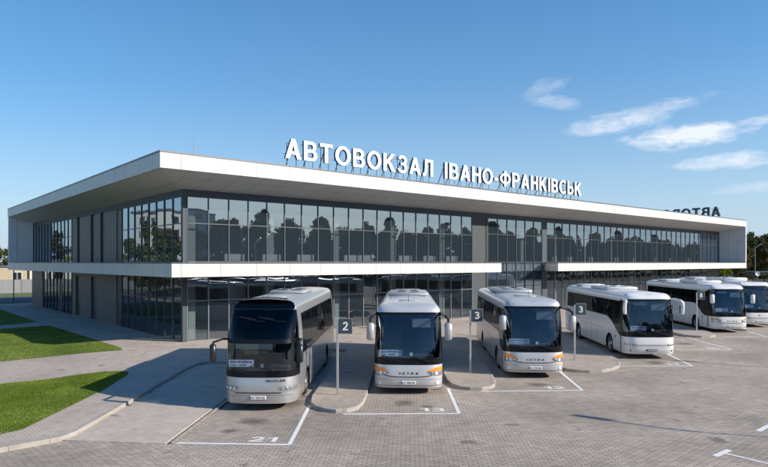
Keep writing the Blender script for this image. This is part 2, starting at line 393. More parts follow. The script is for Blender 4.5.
# ------------------------------------------------------------------ helpers
def tag(o, label=None, cat=None, group=None, kind=None):
    if label: o['label'] = label
    if cat: o['category'] = cat
    if group: o['group'] = group
    if kind: o['kind'] = kind
    return o
def empty(name, loc=(0, 0, 0), rz=0.0, label=None, cat=None, group=None):
    o = bpy.data.objects.new(name, None); COL.objects.link(o)
    o.location = loc; o.rotation_euler = (0, 0, rz); o.empty_display_size = 0.3
    return tag(o, label, cat, group)
class MB:
    def __init__(s): s.v = []; s.f = []; s.m = []
    def add(s, vs, fs, mi=0):
        b = len(s.v); s.v += [tuple(v) for v in vs]; s.f += [tuple(b + i for i in f) for f in fs]; s.m += [mi] * len(fs)
    def box(s, x0, x1, y0, y1, z0, z1, mi=0, M=None, bev=0.0):
        if bev > 0:
            vs = []; 
            b = bev
            # chamfered box through three stacked octagon-like rings
            def ring(i, z):
                return [(x0+i+b, y0+i, z), (x1-i-b, y0+i, z), (x1-i, y0+i+b, z), (x1-i, y1-i-b, z), (x1-i-b, y1-i, z), (x0+i+b, y1-i, z), (x0+i, y1-i-b, z), (x0+i, y0+i+b, z)]
            vs = ring(b, z0) + ring(0, z0 + b) + ring(0, z1 - b) + ring(b, z1)
            fs = [tuple(reversed(range(8))), tuple(range(24, 32))]
            for k in range(3):
                for i in range(8): fs.append((k*8+i, k*8+(i+1) % 8, k*8+8+(i+1) % 8, k*8+8+i))
        else:
            vs = [(x0, y0, z0), (x1, y0, z0), (x1, y1, z0), (x0, y1, z0), (x0, y0, z1), (x1, y0, z1), (x1, y1, z1), (x0, y1, z1)]
            fs = [(3, 2, 1, 0), (4, 5, 6, 7), (0, 1, 5, 4), (1, 2, 6, 5), (2, 3, 7, 6), (3, 0, 4, 7)]
        if M is not None: vs = [M @ Vector(v) for v in vs]
        s.add(vs, fs, mi)
    def prism(s, poly, z0, z1, mi=0, side=None):
        n = len(poly); side = mi if side is None else side
        vs = [(p[0], p[1], z0) for p in poly] + [(p[0], p[1], z1) for p in poly]
        s.add(vs, [tuple(reversed(range(n))), tuple(range(n, 2*n))], mi)
        b = len(s.v) - 2*n
        for i in range(n): s.f.append((b+i, b+(i+1) % n, b+n+(i+1) % n, b+n+i)); s.m.append(side)
    def tube(s, pts, rad, seg=8, mi=0, caps=True):
        pts = [Vector(p) for p in pts]; n = len(pts)
        rads = rad if isinstance(rad, (list, tuple)) else [rad] * n
        rings = []; prev = None
        for i, p in enumerate(pts):
            d = (pts[min(i+1, n-1)] - pts[max(i-1, 0)]).normalized()
            if prev is None:
                a = Vector((0, 0, 1)) if abs(d.z) < 0.9 else Vector((1, 0, 0)); x = d.cross(a).normalized()
            else: x = (prev - d * prev.dot(d)).normalized()
            prev = x; y = d.cross(x)
            rings.append([p + (x * math.cos(2*math.pi*k/seg) + y * math.sin(2*math.pi*k/seg)) * rads[i] for k in range(seg)])
        vs = [v for r in rings for v in r]; fs = []
        for i in range(n-1):
            for k in range(seg): fs.append((i*seg+k, i*seg+(k+1) % seg, (i+1)*seg+(k+1) % seg, (i+1)*seg+k))
        if caps: fs += [tuple(reversed(range(seg))), tuple(range((n-1)*seg, n*seg))]
        s.add(vs, fs, mi)
    def lathe(s, prof, c, axis='X', seg=24, mi=0):
        """prof: (radius, height along axis)"""
        vs = []; fs = []
        for r, h in prof:
            for k in range(seg):
                a = 2*math.pi*k/seg
                if axis == 'X': vs.append((c[0]+h, c[1]+r*math.cos(a), c[2]+r*math.sin(a)))
                elif axis == 'Z': vs.append((c[0]+r*math.cos(a), c[1]+r*math.sin(a), c[2]+h))
                else: vs.append((c[0]+r*math.cos(a), c[1]+h, c[2]+r*math.sin(a)))
        for i in range(len(prof)-1):
            for k in range(seg): fs.append((i*seg+k, i*seg+(k+1) % seg, (i+1)*seg+(k+1) % seg, (i+1)*seg+k))
        s.add(vs, fs, mi)
    def build(s, name, mats, parent=None, smooth=False, loc=None, angle=35, recalc=True):
        me = bpy.data.meshes.new(name); me.from_pydata(s.v, [], s.f)
        if not isinstance(mats, (list, tuple)): mats = [mats]
        for k in mats: me.materials.append(MATS[k])
        me.polygons.foreach_set('material_index', s.m)
        if recalc:
            bm = bmesh.new(); bm.from_mesh(me); bmesh.ops.recalc_face_normals(bm, faces=bm.faces); bm.to_mesh(me); bm.free()
        if smooth:
            me.polygons.foreach_set('use_smooth', [True] * len(me.polygons)); me.set_sharp_from_angle(angle=R(angle))
        me.update()
        o = bpy.data.objects.new(name, me); COL.objects.link(o)
        if parent: o.parent = parent
        if loc: o.location = loc
        return o
def copy_tree(o, parent=None):
    c = o.copy(); COL.objects.link(c)
    if parent is not None: c.parent = parent; c.matrix_parent_inverse = o.matrix_parent_inverse.copy()
    for ch in [x for x in o.children]: copy_tree(ch, c)
    return c

def arc(cx, cy, rx, ry, a0, a1, n=14):
    return [(cx + rx * math.cos(R(a0 + (a1 - a0) * i / n)), cy + ry * math.sin(R(a0 + (a1 - a0) * i / n))) for i in range(n + 1)]
def band(path, w):
    l = []; r = []
    for i, p in enumerate(path):
        a = path[max(i-1, 0)]; c = path[min(i+1, len(path)-1)]
        d1 = Vector((p[0]-a[0], p[1]-a[1])) if i else Vector((c[0]-p[0], c[1]-p[1])); d2 = Vector((c[0]-p[0], c[1]-p[1])) if i < len(path)-1 else d1
        d1.normalize(); d2.normalize(); n1 = Vector((-d1.y, d1.x)); n = (n1 + Vector((-d2.y, d2.x))).normalized(); k = min(1.8, 1 / max(.3, n.dot(n1))) * w / 2
        l.append((p[0] + n.x*k, p[1] + n.y*k)); r.append((p[0] - n.x*k, p[1] - n.y*k))
    return l + r[::-1]
def glyphs():
    G = {}
    G['І'] = (.19, [([(0, 0), (.19, 0), (.19, 1), (0, 1)], [])])
    G['Ї'] = (.40, [([(.105, 0), (.295, 0), (.295, .78), (.105, .78)], []), ([(0, .86), (.16, .86), (.16, 1.02), (0, 1.02)], []), ([(.24, .86), (.40, .86), (.40, 1.02), (.24, 1.02)], [])])
    G['-'] = (.34, [([(0, .30), (.34, .30), (.34, .48), (0, .48)], [])])
    G['Н'] = (.74, [([(0, 0), (.19, 0), (.19, .42), (.55, .42), (.55, 0), (.74, 0), (.74, 1), (.55, 1), (.55, .59), (.19, .59), (.19, 1), (0, 1)], [])])
    G['И'] = (.74, [([(0, 0), (.18, 0), (.56, .66), (.56, 0), (.74, 0), (.74, 1), (.56, 1), (.18, .34), (.18, 1), (0, 1)], [])])
    G['N'] = (.74, [([(.74 - x, y) for x, y in G['И'][1][0][0]], [])])
    G['M'] = (.86, [([(0, 0), (.18, 0), (.18, .66), (.35, .1), (.51, .1), (.68, .66), (.68, 0), (.86, 0), (.86, 1), (.62, 1), (.43, .38), (.24, 1), (0, 1)], [])])
    G['Т'] = (.72, [([(.265, 0), (.455, 0), (.455, .83), (.72, .83), (.72, 1), (0, 1), (0, .83), (.265, .83)], [])])
    G['E'] = (.62, [([(0, 0), (.62, 0), (.62, .17), (.19, .17), (.19, .42), (.57, .42), (.57, .59), (.19, .59), (.19, .83), (.60, .83), (.60, 1), (0, 1)], [])])
    G['L'] = (.58, [([(0, 0), (.58, 0), (.58, .17), (.19, .17), (.19, 1), (0, 1)], [])])
    G['Л'] = (.76, [([(0, -.01), (.10, -.01), (.20, .02), (.28, .12), (.325, .30), (.34, .50), (.345, .83), (.57, .83), (.57, 0), (.76, 0), (.76, 1), (.16, 1), (.155, .55), (.13, .28), (.09, .17), (.04, .155), (0, .16)], [])])
    G['А'] = (.82, [([(0, 0), (.205, 0), (.28, .215), (.54, .215), (.615, 0), (.82, 0), (.51, 1), (.31, 1)], [[(.335, .375), (.41, .72), (.485, .375)]])])
    G['В'] = (.72, [([(0, 0)] + arc(.43, .285, .29, .285, -90, 62, 12) + arc(.41, .745, .26, .255, -50, 90, 12) + [(0, 1)],
        [[(.19, .155)] + arc(.43, .29, .105, .135, -90, 90, 8) + [(.19, .425)], [(.19, .585)] + arc(.40, .71, .09, .125, -90, 90, 8) + [(.19, .835)]])])
    G['Р'] = (.70, [([(0, 0), (.19, 0), (.19, .37)] + arc(.39, .685, .31, .315, -90, 90, 14) + [(0, 1)], [[(.19, .53)] + arc(.38, .685, .125, .155, -90, 90, 8) + [(.19, .84)]])])
    G['R'] = (.76, [([(0, 0), (.19, 0), (.19, .38), (.33, .38), (.54, 0), (.77, 0), (.53, .41)] + arc(.39, .695, .31, .305, -55, 90, 14) + [(0, 1)], [[(.19, .54)] + arc(.38, .69, .125, .15, -90, 90, 8) + [(.19, .84)]])])
    G['Ь'] = (.70, [([(0, 0)] + arc(.39, .31, .31, .31, -90, 90, 14) + [(.19, .62), (.19, 1), (0, 1)], [[(.19, .16)] + arc(.38, .31, .125, .15, -90, 90, 8) + [(.19, .46)]])])
    G['О'] = (.90, [(arc(.45, .5, .45, .52, 0, 348, 29), [arc(.45, .5, .255, .35, 0, 345, 23)])])
    G['0'] = (.64, [(arc(.32, .5, .32, .51, 0, 348, 29), [arc(.32, .5, .145, .36, 0, 345, 23)])])
    G['8'] = (.64, [(arc(.32, .285, .32, .29, -230, 50, 18) + arc(.32, .755, .28, .25, -38, 218, 16), [arc(.32, .29, .135, .135, 0, 340, 17), arc(.32, .745, .11, .11, 0, 340, 17)])])
    G['С'] = (.80, [(arc(.45, .5, .45, .52, 42, 318, 26) + arc(.45, .5, .255, .35, 318, 42, 22), [])])
    G['К'] = (.79, [([(0, 0), (.19, 0), (.19, .34), (.30, .46), (.55, 0), (.79, 0), (.43, .61), (.77, 1), (.52, 1), (.19, .60), (.19, 1), (0, 1)], [])])
    z = arc(.34, .73, .31, .29, 165, -42, 14) + arc(.34, .29, .34, .31, 42, -165, 14) + arc(.34, .29, .155, .15, -160, 90, 12) + [(.23, .44), (.23, .59)] + arc(.34, .72, .13, .13, -90, 160, 12)
    G['З'] = (.68, [(z, [])])
    G['3'] = G['З']
    G['Ф'] = (1.0, [(arc(.5, .5, .5, .37, 110, 250, 14) + [(.405, -.02), (.595, -.02)] + arc(.5, .5, .5, .37, -79, 79, 16) + [(.595, 1.02), (.405, 1.02), (.405, .866)],
        [arc(.42, .5, .23, .22, 100, 260, 10) + [(.405, .30), (.405, .70)], arc(.58, .5, .23, .22, -80, 80, 10) + [(.595, .70), (.595, .30)]])])
    G['Ф'] = (1.0, [(arc(.5, .5, .5, .37, 101, 259, 14) + [(.405, -.02), (.595, -.02)] + arc(.5, .5, .5, .37, -79, 79, 16) + [(.595, 1.02), (.405, 1.02)],
        [arc(.405, .5, .215, .215, 90, 270, 12), arc(.595, .5, .215, .215, -90, 90, 12)])])
    G['1'] = (.42, [([(.22, 0), (.42, 0), (.42, 1), (.27, 1), (.18, .88), (0, .79), (0, .62), (.22, .72)], [])])
    G['2'] = (.66, [([(0, 0), (.66, 0), (.66, .17), (.26, .17), (.48, .36)] + arc(.34, .70, .30, .31, -28, 172, 14) + [(.22, .71)] + arc(.34, .70, .125, .15, 170, -30, 10) + [(.30, .42), (.05, .17)], [])])
    G['4'] = (.68, [([(.40, 0), (.57, 0), (.57, .22), (.68, .22), (.68, .37), (.57, .37), (.57, 1), (.40, 1), (0, .36), (0, .22), (.40, .22)], [[(.17, .37), (.40, .37), (.40, .75)]])])
    G['5'] = (.64, [([(.06, 1), (.06, .46), (.22, .44)] + arc(.31, .32, .15, .17, 110, -150, 10) + [(0, .22)] + arc(.31, .32, .33, .33, -160, 100, 14) + [(.23, .62), (.23, .84), (.60, .84), (.60, 1)], [])])
    G['7'] = (.62, [([(.12, 0), (.32, 0), (.62, .84), (.62, 1), (0, 1), (0, .83), (.42, .83)], [])])
    sp = arc(.33, .73, .235, .19, 20, 255, 12) + arc(.33, .27, .245, .185, 70, -160, 12)
    G['S'] = (.66, [(band(sp, .17), [])])
    for a_, b_ in (('A', 'А'), ('B', 'В'), ('T', 'Т'), ('O', 'О'), ('K', 'К'), ('P', 'Р'), ('C', 'С'), ('H', 'Н'), ('М', 'M'), ('Е', 'E'), ('I', 'І')): G[a_] = G[b_]
    return G
GLY = glyphs()
from mathutils.geometry import tessellate_polygon
def text_mesh(s, height, gap=0.13, depth=0.0):
    """block letters cut from outlines: x to the right, y up, cap height = height, starting at x = 0; returns verts, faces, width, normal z"""
    vs = []; fs = []; nz = []; x = 0.0; h2 = depth / 2
    for ch in s:
        if ch == ' ': x += .36; continue
        w, outs = GLY[ch]
        for outer, holes in outs:
            loops = [outer] + holes
            tris = tessellate_polygon([[Vector((p[0], p[1], 0)) for p in l] for l in loops])
            flat = [p for l in loops for p in l]; n = len(flat); b0 = len(vs)
            vs += [Vector(((x + p[0]) * height, p[1] * height, h2)) for p in flat]
            for t_ in tris:
                a_, b_, c_ = (flat[i] for i in t_)
                cr = (b_[0]-a_[0])*(c_[1]-a_[1]) - (b_[1]-a_[1])*(c_[0]-a_[0])
                if abs(cr) < 1e-9: continue
                f = tuple(b0 + i for i in (t_ if cr > 0 else t_[::-1])); fs.append(f); nz.append(1)
            if depth:
                m = len(fs)
                vs += [Vector(((x + p[0]) * height, p[1] * height, -h2)) for p in flat]
                for i in range(len(nz) - sum(1 for _ in ()) - 1, -1, -1):
                    if nz[i] == 1 and min(fs[i]) >= b0 and max(fs[i]) < b0 + n: fs.append(tuple(j + n for j in fs[i][::-1])); nz.append(-1)
                    elif max(fs[i]) < b0: break
                k = b0
                for l in loops:
                    q = len(l)
                    for i in range(q): fs.append((k + i, k + (i+1) % q, k + n + (i+1) % q, k + n + i)); nz.append(0)
                    k += q
        x += w + gap
    return vs, fs, (x - gap) * height, nz

# ------------------------------------------------------------------ ground
def sheet(name, poly, z, m, kind='structure'):
    b = MB(); b.add([(p[0], p[1], z) for p in poly], [tuple(range(len(poly)))])
    return tag(b.build(name, m), kind=kind)
sheet('ground', [(-900, -700), (1300, -700), (1300, 1300), (-900, 1300)], -0.03, 'far_ground')
sheet('bus_yard', [(-60, -60), (150, -60), (150, 84), (-60, 84)], 0.0, 'yard_pavers')
WALK_Z = 0.13
front = [(-10.75, 15.6), (-10.27, 16.1), (-9.75, 16.65), (-9.62, 17.2), (-9.88, 21.4), (-10.3, 28), (-10.25, 29.1), (-9.9, 29.6), (-6.7, 29.7), (-6.7, 34.2), (-3.55, 34.2),
    (-3.58, 22.3), (-3.45, 21.2), (-3.2, 20.65), (-2.85, 20.3), (-2.45, 20.15), (-2.1, 20.25), (-1.8, 20.6), (-1.66, 21.3), (-1.62, 22.2), (-1.65, 37.5), (1.55, 37.5),
    (1.5, 27), (1.55, 25.6), (1.68, 24.8), (1.95, 24.2), (2.35, 23.98), (2.8, 23.98), (3.15, 24.2), (3.4, 24.7), (3.52, 25.5), (3.6, 27), (3.7, 41), (6.98, 41),
    (6.93, 29.6), (7.0, 28.9), (7.2, 28.4), (7.6, 28.1), (8.1, 28.0), (8.7, 28.1), (9.3, 28.6), (9.9, 29.4), (10.3, 30.5), (10.5, 31.6), (10.62, 46.5), (14.1, 46.5),
    (14.1, 36.4), (14.2, 35.8), (14.45, 35.5), (14.75, 35.5), (15.0, 35.8), (15.1, 36.4), (15.15, 48), (18.3, 48),
    (18.35, 42.6), (18.45, 42.0), (18.8, 41.6), (19.3, 41.4), (19.9, 41.5), (20.5, 42.0), (20.85, 42.8), (21.0, 43.8), (21.05, 57), (24.15, 57),
    (24.15, 46), (24.4, 45.5), (24.8, 45.5), (25.05, 46), (25.1, 60.5), (28.3, 60.5), (28.3, 50), (28.5, 49.5), (29.5, 49.3), (30.3, 49.8), (30.6, 51), (30.6, 62)]
fw = [TS(*p) for p in front]
left_front = [Vector((-60, 16.5, 0)), Vector((-20, 17.7, 0)), Vector((-6, 18.45, 0)), Vector((0.5, 18.66, 0))]
edge = left_front + fw + [Vector((120, 26, 0))]
poly = edge + [Vector((120, 83.6, 0)), Vector((-60, 83.6, 0))]
b = MB(); b.prism([(p.x, p.y) for p in poly], -0.02, WALK_Z)
tag(b.build('pavement', ['walk_pavers']), kind='structure')
# kerb running along the whole front edge, 3 mm proud of the paving
def ribbon(pts, w0, w1):
    out = []
    for i, p in enumerate(pts):
        a = pts[max(i-1, 0)]; c = pts[min(i+1, len(pts)-1)]
        d1 = (p - a).normalized() if (p - a).length > 1e-6 else (c - p).normalized()
        d2 = (c - p).normalized() if (c - p).length > 1e-6 else d1
        n1 = Vector((-d1.y, d1.x, 0)); n2 = Vector((-d2.y, d2.x, 0)); n = (n1 + n2)
        n = n.normalized() if n.length > 1e-3 else n1
        k = 1 / max(0.5, n.dot(n1)); out.append((p + n * w0 * k, p + n * w1 * k))
    return out
def kerb(name, pts, z0, z1, w0=-0.012, w1=0.13, m='kerb_stone'):
    rb = ribbon(pts, w0, w1); mb = MB()
    vs = []; ch = 0.018
    for a, c in rb:
        d = (c - a).normalized()
        for q, z in ((a, z0), (a, z1 - ch), (a + d * ch, z1), (c - d*0.004, z1), (c, z1 - 0.006)):
            vs.append((q.x, q.y, z))
    fs = []
    for i in range(len(rb)-1):
        for k in range(4): fs.append((i*5+k, i*5+5+k, i*5+6+k, i*5+k+1))
    mb.add(vs, fs)
    o = mb.build(name, m)
    jt = MB(); acc = 0.0
    for i in range(len(pts) - 1):
        p, q = pts[i], pts[i+1]; L_ = (q - p).length
        if L_ < 1e-6: continue
        d = (q - p) / L_; n = Vector((-d.y, d.x, 0)); s_ = 1.0 - acc
        while s_ < L_:
            c = p + d * s_
            if c.length < 75:
                a_ = c + n * (w0 - .002); e_ = c + n * (w1 - .01)
                jt.add([(v.x, v.y, z) for v, z in ((a_ - d*.006, z0), (a_ + d*.006, z0), (a_ + d*.006, z1 - ch), (a_ - d*.006, z1 - ch))], [(0, 1, 2, 3)])
                a2 = c + n * (w0 + ch)
                jt.add([(v.x, v.y, z1 + .0015) for v in (a2 - d*.006, a2 + d*.006, e_ + d*.006, e_ - d*.006)], [(0, 1, 2, 3)])
            s_ += 1.0
        acc = (acc + L_) % 1.0
    tag(jt.build('kerb_joint', 'kerb_joint'), kind='structure')
    return tag(o, kind='structure')
kerb('kerb', edge, -0.01, WALK_Z + 0.004)
# concrete lane left of the first coach, its low right-hand kerb
lane = [TS(-9.7, 16.7), TS(-6.72, 16.5), TS(-6.72, 29.7), TS(-9.9, 29.6), TS(-10.25, 29.1), TS(-10.3, 28), TS(-9.9, 21.4), TS(-9.66, 17.2)]
b = MB(); b.prism([(p.x, p.y) for p in lane], -0.02, 0.028)
tag(b.build('bus_lane_slab', 'lane_slabs'), kind='structure')
kerb('low_kerb', [TS(-6.6, 16.5), TS(-6.6, 19.9), TS(-6.62, 29.66)][::-1], -0.01, 0.055, 0.0, 0.12)
# islands between the bays get their own slab pattern, 4 mm above the pavement
def inset(poly, w):
    c = sum((p for p in poly), Vector()) / len(poly)
    r = ribbon(poly + [poly[0]], 0, w)
    return [q for _, q in r[:-1]]
def isl(a, b_, back):
    pts = fw[a:b_]; pts[0] = pts[0].copy(); pts[-1] = pts[-1].copy()
    r = [q for _, q in ribbon(pts, 0, 0.135)]
    mb = MB(); mb.add([(p.x, p.y, WALK_Z + 0.004) for p in r], [tuple(range(len(r)))])
    tag(mb.build('island_paving', 'island_pavers'), kind='structure')
isl(10, 21, 0); isl(21, 33, 0); isl(33, 45, 0); isl(45, 53, 0); isl(53, 63, 0)

# lawns
LAWNS = [
    [(-30, 28.9), (4.2, 28.45), (6.0, 28.4), (7.4, 28.7), (8.15, 28.75), (8.75, 28.45), (9.0, 28.0), (8.75, 27.3), (7.05, 24.7), (3.6, 20.4), (3.0, 20.2), (-30, 20.5)],
    [(-30, 34.4), (5.2, 35.0), (9.1, 35.35), (11.0, 35.2), (11.25, 36.3), (11.0, 52.4), (7.7, 52.1), (-30, 51.4)],
    [(-30, 54.2), (8.1, 55.0), (10.9, 56.2), (10.9, 73.7), (10.4, 74.5), (-30, 74.6)]]
for L_ in LAWNS:
    tag(sheet('lawn', L_, WALK_Z + 0.012, 'lawn_soil'), kind='structure')
def inside(p, poly):
    c = False; j = len(poly) - 1
    for i in range(len(poly)):
        xi, yi = poly[i]; xj, yj = poly[j]
        if (yi > p[1]) != (yj > p[1]) and p[0] < (xj - xi) * (p[1] - yi) / (yj - yi) + xi: c = not c
        j = i
    return c
def grass(L_, n, xmin, hs):
    vs = []; fs = []
    x0 = max(xmin, min(p[0] for p in L_)); x1 = max(p[0] for p in L_); y0 = min(p[1] for p in L_); y1 = max(p[1] for p in L_)
    i = 0
    rnd = random.Random(3)
    while i < n:
        x = rnd.uniform(x0, x1); y = rnd.uniform(y0, y1)
        if not inside((x, y), L_): continue
        a = rnd.uniform(0, math.pi); h = rnd.uniform(0.6, 1.3) * hs * (0.9 + 0.2 * math.sin(x * 1.7) * math.sin(y * 2.1 + x)); w = 0.012 + hs * 0.12
        lx, ly = rnd.gauss(0, hs * 0.4), rnd.gauss(0, hs * 0.4); z = WALK_Z + 0.01
        k = len(vs); ca, sa = math.cos(a) * w, math.sin(a) * w
        vs += [(x - ca, y - sa, z), (x + ca, y + sa, z), (x + lx, y + ly, z + max(0.02, h))]; fs.append((k, k+1, k+2)); i += 1
    b = MB(); b.add(vs, fs)
    tag(b.build('grass', 'grass_blades', recalc=False), 'short green lawn grass beside the station paths', 'grass', kind='stuff')
grass(LAWNS[0], 75000, -2, 0.038); grass(LAWNS[1], 70000, -2, 0.045); grass(LAWNS[2], 16000, 0, 0.07)

# painted bay lines (sheets 4 mm above the yard)
def stripe(mb, p, q, w=0.12, z=0.004):
    d = (q - p).normalized(); n = Vector((-d.y, d.x, 0)) * w / 2
    mb.add([(v.x, v.y, z) for v in (p - n, q - n, q + n, p + n)], [(0, 1, 2, 3)])
def bay(pts, num=None, npos=None, ht=0.46):
    mb = MB()
    for i in range(len(pts) - 1): stripe(mb, pts[i], pts[i+1] , z=0.004 + i * 0.002)
    o = tag(mb.build('bay_marking', 'line_paint'), kind='structure')
    if num:
        vs, fs, w, _ = text_mesh(num, ht)
        b2 = MB(); b2.add([TS(npos[0] + v.x * 1.45, npos[1] + v.y, 0.005) for v in vs], fs)
        tag(b2.build('bay_number', 'line_paint'), kind='structure')
bay([TS(-6.45, 16.64), TS(-3.3, 16.62), TS(-3.5, 21.2)], '21', (-4.55, 16.85))
bay([TS(-2.2, 20.06), TS(1.62, 20.3), TS(1.5, 24.3)], '13', (0.35, 20.55))
bay([TS(2.75, 23.82), TS(6.72, 24.15), TS(6.85, 28.4)], '12', (5.35, 24.4))
bay([TS(10.2, 29.95), TS(13.6, 30.1), TS(14.15, 35.3)], '11', (12.5, 30.35))
bay([TS(15.2, 35.7), TS(18.4, 35.85), TS(18.4, 41.5)], '10', (17.2, 36.1))
bay([TS(21.0, 41.9), TS(23.9, 42.0), TS(24.4, 45.3)])
mb = MB(); stripe(mb, TS(7.85, 16.1), TS(8.5, 16.66), 0.16); stripe(mb, TS(8.2, 16.4), TS(10.9, 13.1), 0.1, 0.006); tag(mb.build('bay_marking', 'line_paint'), kind='structure')
mb = MB(); stripe(mb, TS(10.3, 18.55), TS(11.3, 19.5), 0.16); stripe(mb, TS(10.8, 19.0), TS(13.5, 15.8), 0.1, 0.006); tag(mb.build('bay_marking', 'line_paint'), kind='structure')

# oil and grime dropped under the noses of the coaches
def stain_mat():
    m = bpy.data.materials.new('oil_stain'); m.use_nodes = True; MATS['oil_stain'] = m
    nt = m.node_tree; N, L = nt.nodes, nt.links; N.clear()
    out = N.new('ShaderNodeOutputMaterial'); tr = N.new('ShaderNodeBsdfTransparent'); d = N.new('ShaderNodeBsdfPrincipled'); mx = N.new('ShaderNodeMixShader')
    d.inputs['Base Color'].default_value = (0.045, 0.04, 0.035, 1); d.inputs['Roughness'].default_value = 0.5
    tc = N.new('ShaderNodeTexCoord'); gr = N.new('ShaderNodeTexGradient'); gr.gradient_type = 'SPHERICAL'; nz = N.new('ShaderNodeTexNoise')
    nz.inputs['Scale'].default_value = 3.2; nz.inputs['Detail'].default_value = 9; nz.inputs['Roughness'].default_value = .7
    L.new(tc.outputs['Object'], gr.inputs[0]); L.new(tc.outputs['Object'], nz.inputs[0])
    mu = N.new('ShaderNodeMath'); mu.operation = 'MULTIPLY_ADD'; mu.inputs[1].default_value = 1.3; L.new(nz.outputs[0], mu.inputs[0]); L.new(gr.outputs[1], mu.inputs[2])
    mr = N.new('ShaderNodeMapRange'); mr.inputs[1].default_value = 0.95; mr.inputs[2].default_value = 1.5; mr.inputs[4].default_value = 0.38; L.new(mu.outputs[0], mr.inputs[0])
    gm = N.new('ShaderNodeMath'); gm.operation = 'GREATER_THAN'; gm.inputs[1].default_value = 0.02; L.new(gr.outputs[1], gm.inputs[0])
    m3 = N.new('ShaderNodeMath'); m3.operation = 'MULTIPLY'; L.new(mr.outputs[0], m3.inputs[0]); L.new(gm.outputs[0], m3.inputs[1])
    L.new(m3.outputs[0], mx.inputs[0]); L.new(tr.outputs[0], mx.inputs[1]); L.new(d.outputs[0], mx.inputs[2]); L.new(mx.outputs[0], out.inputs[0])
stain_mat()
for t_, s_, r_, rz_ in ((-4.9, 19.0, .8, 0), (-5.3, 17.9, .4, 1), (-0.2, 21.7, .7, 2), (.6, 21.2, .35, 3), (5.2, 25.2, .7, 4), (12.2, 31.0, .8, 5), (16.8, 38.2, .9, .5), (16.5, 41, .6, 2.5), (-4.4, 21.5, 1.0, 1.4)):
    b = MB(); b.add([(-1, -1, 0), (1, -1, 0), (1, 1, 0), (-1, 1, 0)], [(0, 1, 2, 3)])
    o = tag(b.build('oil_stain', 'oil_stain', recalc=False), kind='structure'); o.location = TS(t_, s_, .0085); o.scale = (r_, r_ * 1.3, 1); o.rotation_euler = (0, 0, rz_)

# road and verge behind the building
sheet('road', [(-300, 88), (300, 88), (300, 104), (-300, 104)], 0.01, 'asphalt')
sheet('verge', [(-300, 104.2), (300, 104.2), (300, 114), (-300, 114)], 0.0, 'lawn_soil')
sheet('side_road', [(128, -200), (136, -200), (136, 87.8), (128, 87.8)], 0.004, 'asphalt')

# ------------------------------------------------------------------ the station
XF, YF, YL, XR = 14.96, 36.37, 79.14, 95.96
XO, YO, YB, XE = 12.99, 34.9, 82.69, 102.61
ZS, ZFB, ZFT = 9.48, 10.17, 11.12
st = empty('bus_station', (XF, YF, 0), 0, 'long two storey bus station of dark glass under a wide white flat roof', 'bus station')
def part(mb, name, mats, parent=st, **k):
    for i, v in enumerate(mb.v): mb.v[i] = v
    o = mb.build(name, mats, parent, **k)
    o.matrix_parent_inverse = Matrix.Translation((-XF, -YF, 0)) if parent is st else Matrix.Identity(4)
    return o
# roof: outlines in plan, walked anticlockwise from the front left corner
ROOF = [(12.35, 33.17), (97.5, 33.17), (97.5, 80.9), (12.7, 80.9)]
def inner(pl, t):
    c = (sum(p[0] for p in pl) / 4, sum(p[1] for p in pl) / 4)
    return [(p[0] + (t if p[0] < c[0] else -t), p[1] + (t if p[1] < c[1] else -t)) for p in pl]
def ringwall(b, po, pi, z0, z1):
    n = len(po); vs = [(p[0], p[1], z) for z in (z0, z1) for p in po] + [(p[0], p[1], z) for z in (z0, z1) for p in pi]; fs = []
    for i in range(n):
        j = (i + 1) % n
        fs += [(i, j, n + j, n + i), (2*n + j, 2*n + i, 3*n + i, 3*n + j), (n + i, n + j, 3*n + j, 3*n + i), (j, i, 2*n + i, 2*n + j)]
    b.add(vs, fs)
b = MB(); ringwall(b, ROOF, inner(ROOF, .3), ZFB, ZFT - .09); part(b, 'fascia', 'white_fascia')
b = MB(); ringwall(b, inner(ROOF, -.03), inner(ROOF, .3), ZFT - .088, ZFT); part(b, 'roof_coping', 'roof_cap')
b = MB(); b.add([(p[0], p[1], ZFT - .3) for p in inner(ROOF, .301)], [(0, 1, 2, 3)]); part(b, 'roof', 'roof_membrane')
b = MB(); zz = ZFB - 0.003; ri = inner(ROOF, .02)
b.add([(p[0], p[1], zz) for p in ri] + [(XF, YF, ZS), (XR, YF, ZS), (XR, YL, ZS), (XF, YL, ZS)], [(0, 1, 5, 4), (1, 2, 6, 5), (2, 3, 7, 6), (3, 0, 4, 7)])
part(b, 'soffit', 'soffit_panels')
# end frames (splayed)
b = MB(); b.prism([(XR, YF), (97.18, 33.21), (97.48, 33.21), (97.48, YF + 9), (XR, YF + 9)], 4.993, ZFB - 0.008); part(b, 'end_panel', 'end_panels')
b = MB(); b.prism([(97.17, 33.172), (97.498, 33.172), (97.498, 33.207), (97.17, 33.207)], 4.995, ZFB - 0.003); part(b, 'frame_edge', 'white_fascia')
b = MB(); b.prism([(XF, YL), (12.74, 80.5), (12.74, 80.88), (XF + 6, 80.88), (XF + 6, YL)][::-1], 4.993, ZFB - 0.008); part(b, 'end_panel', 'end_panels')
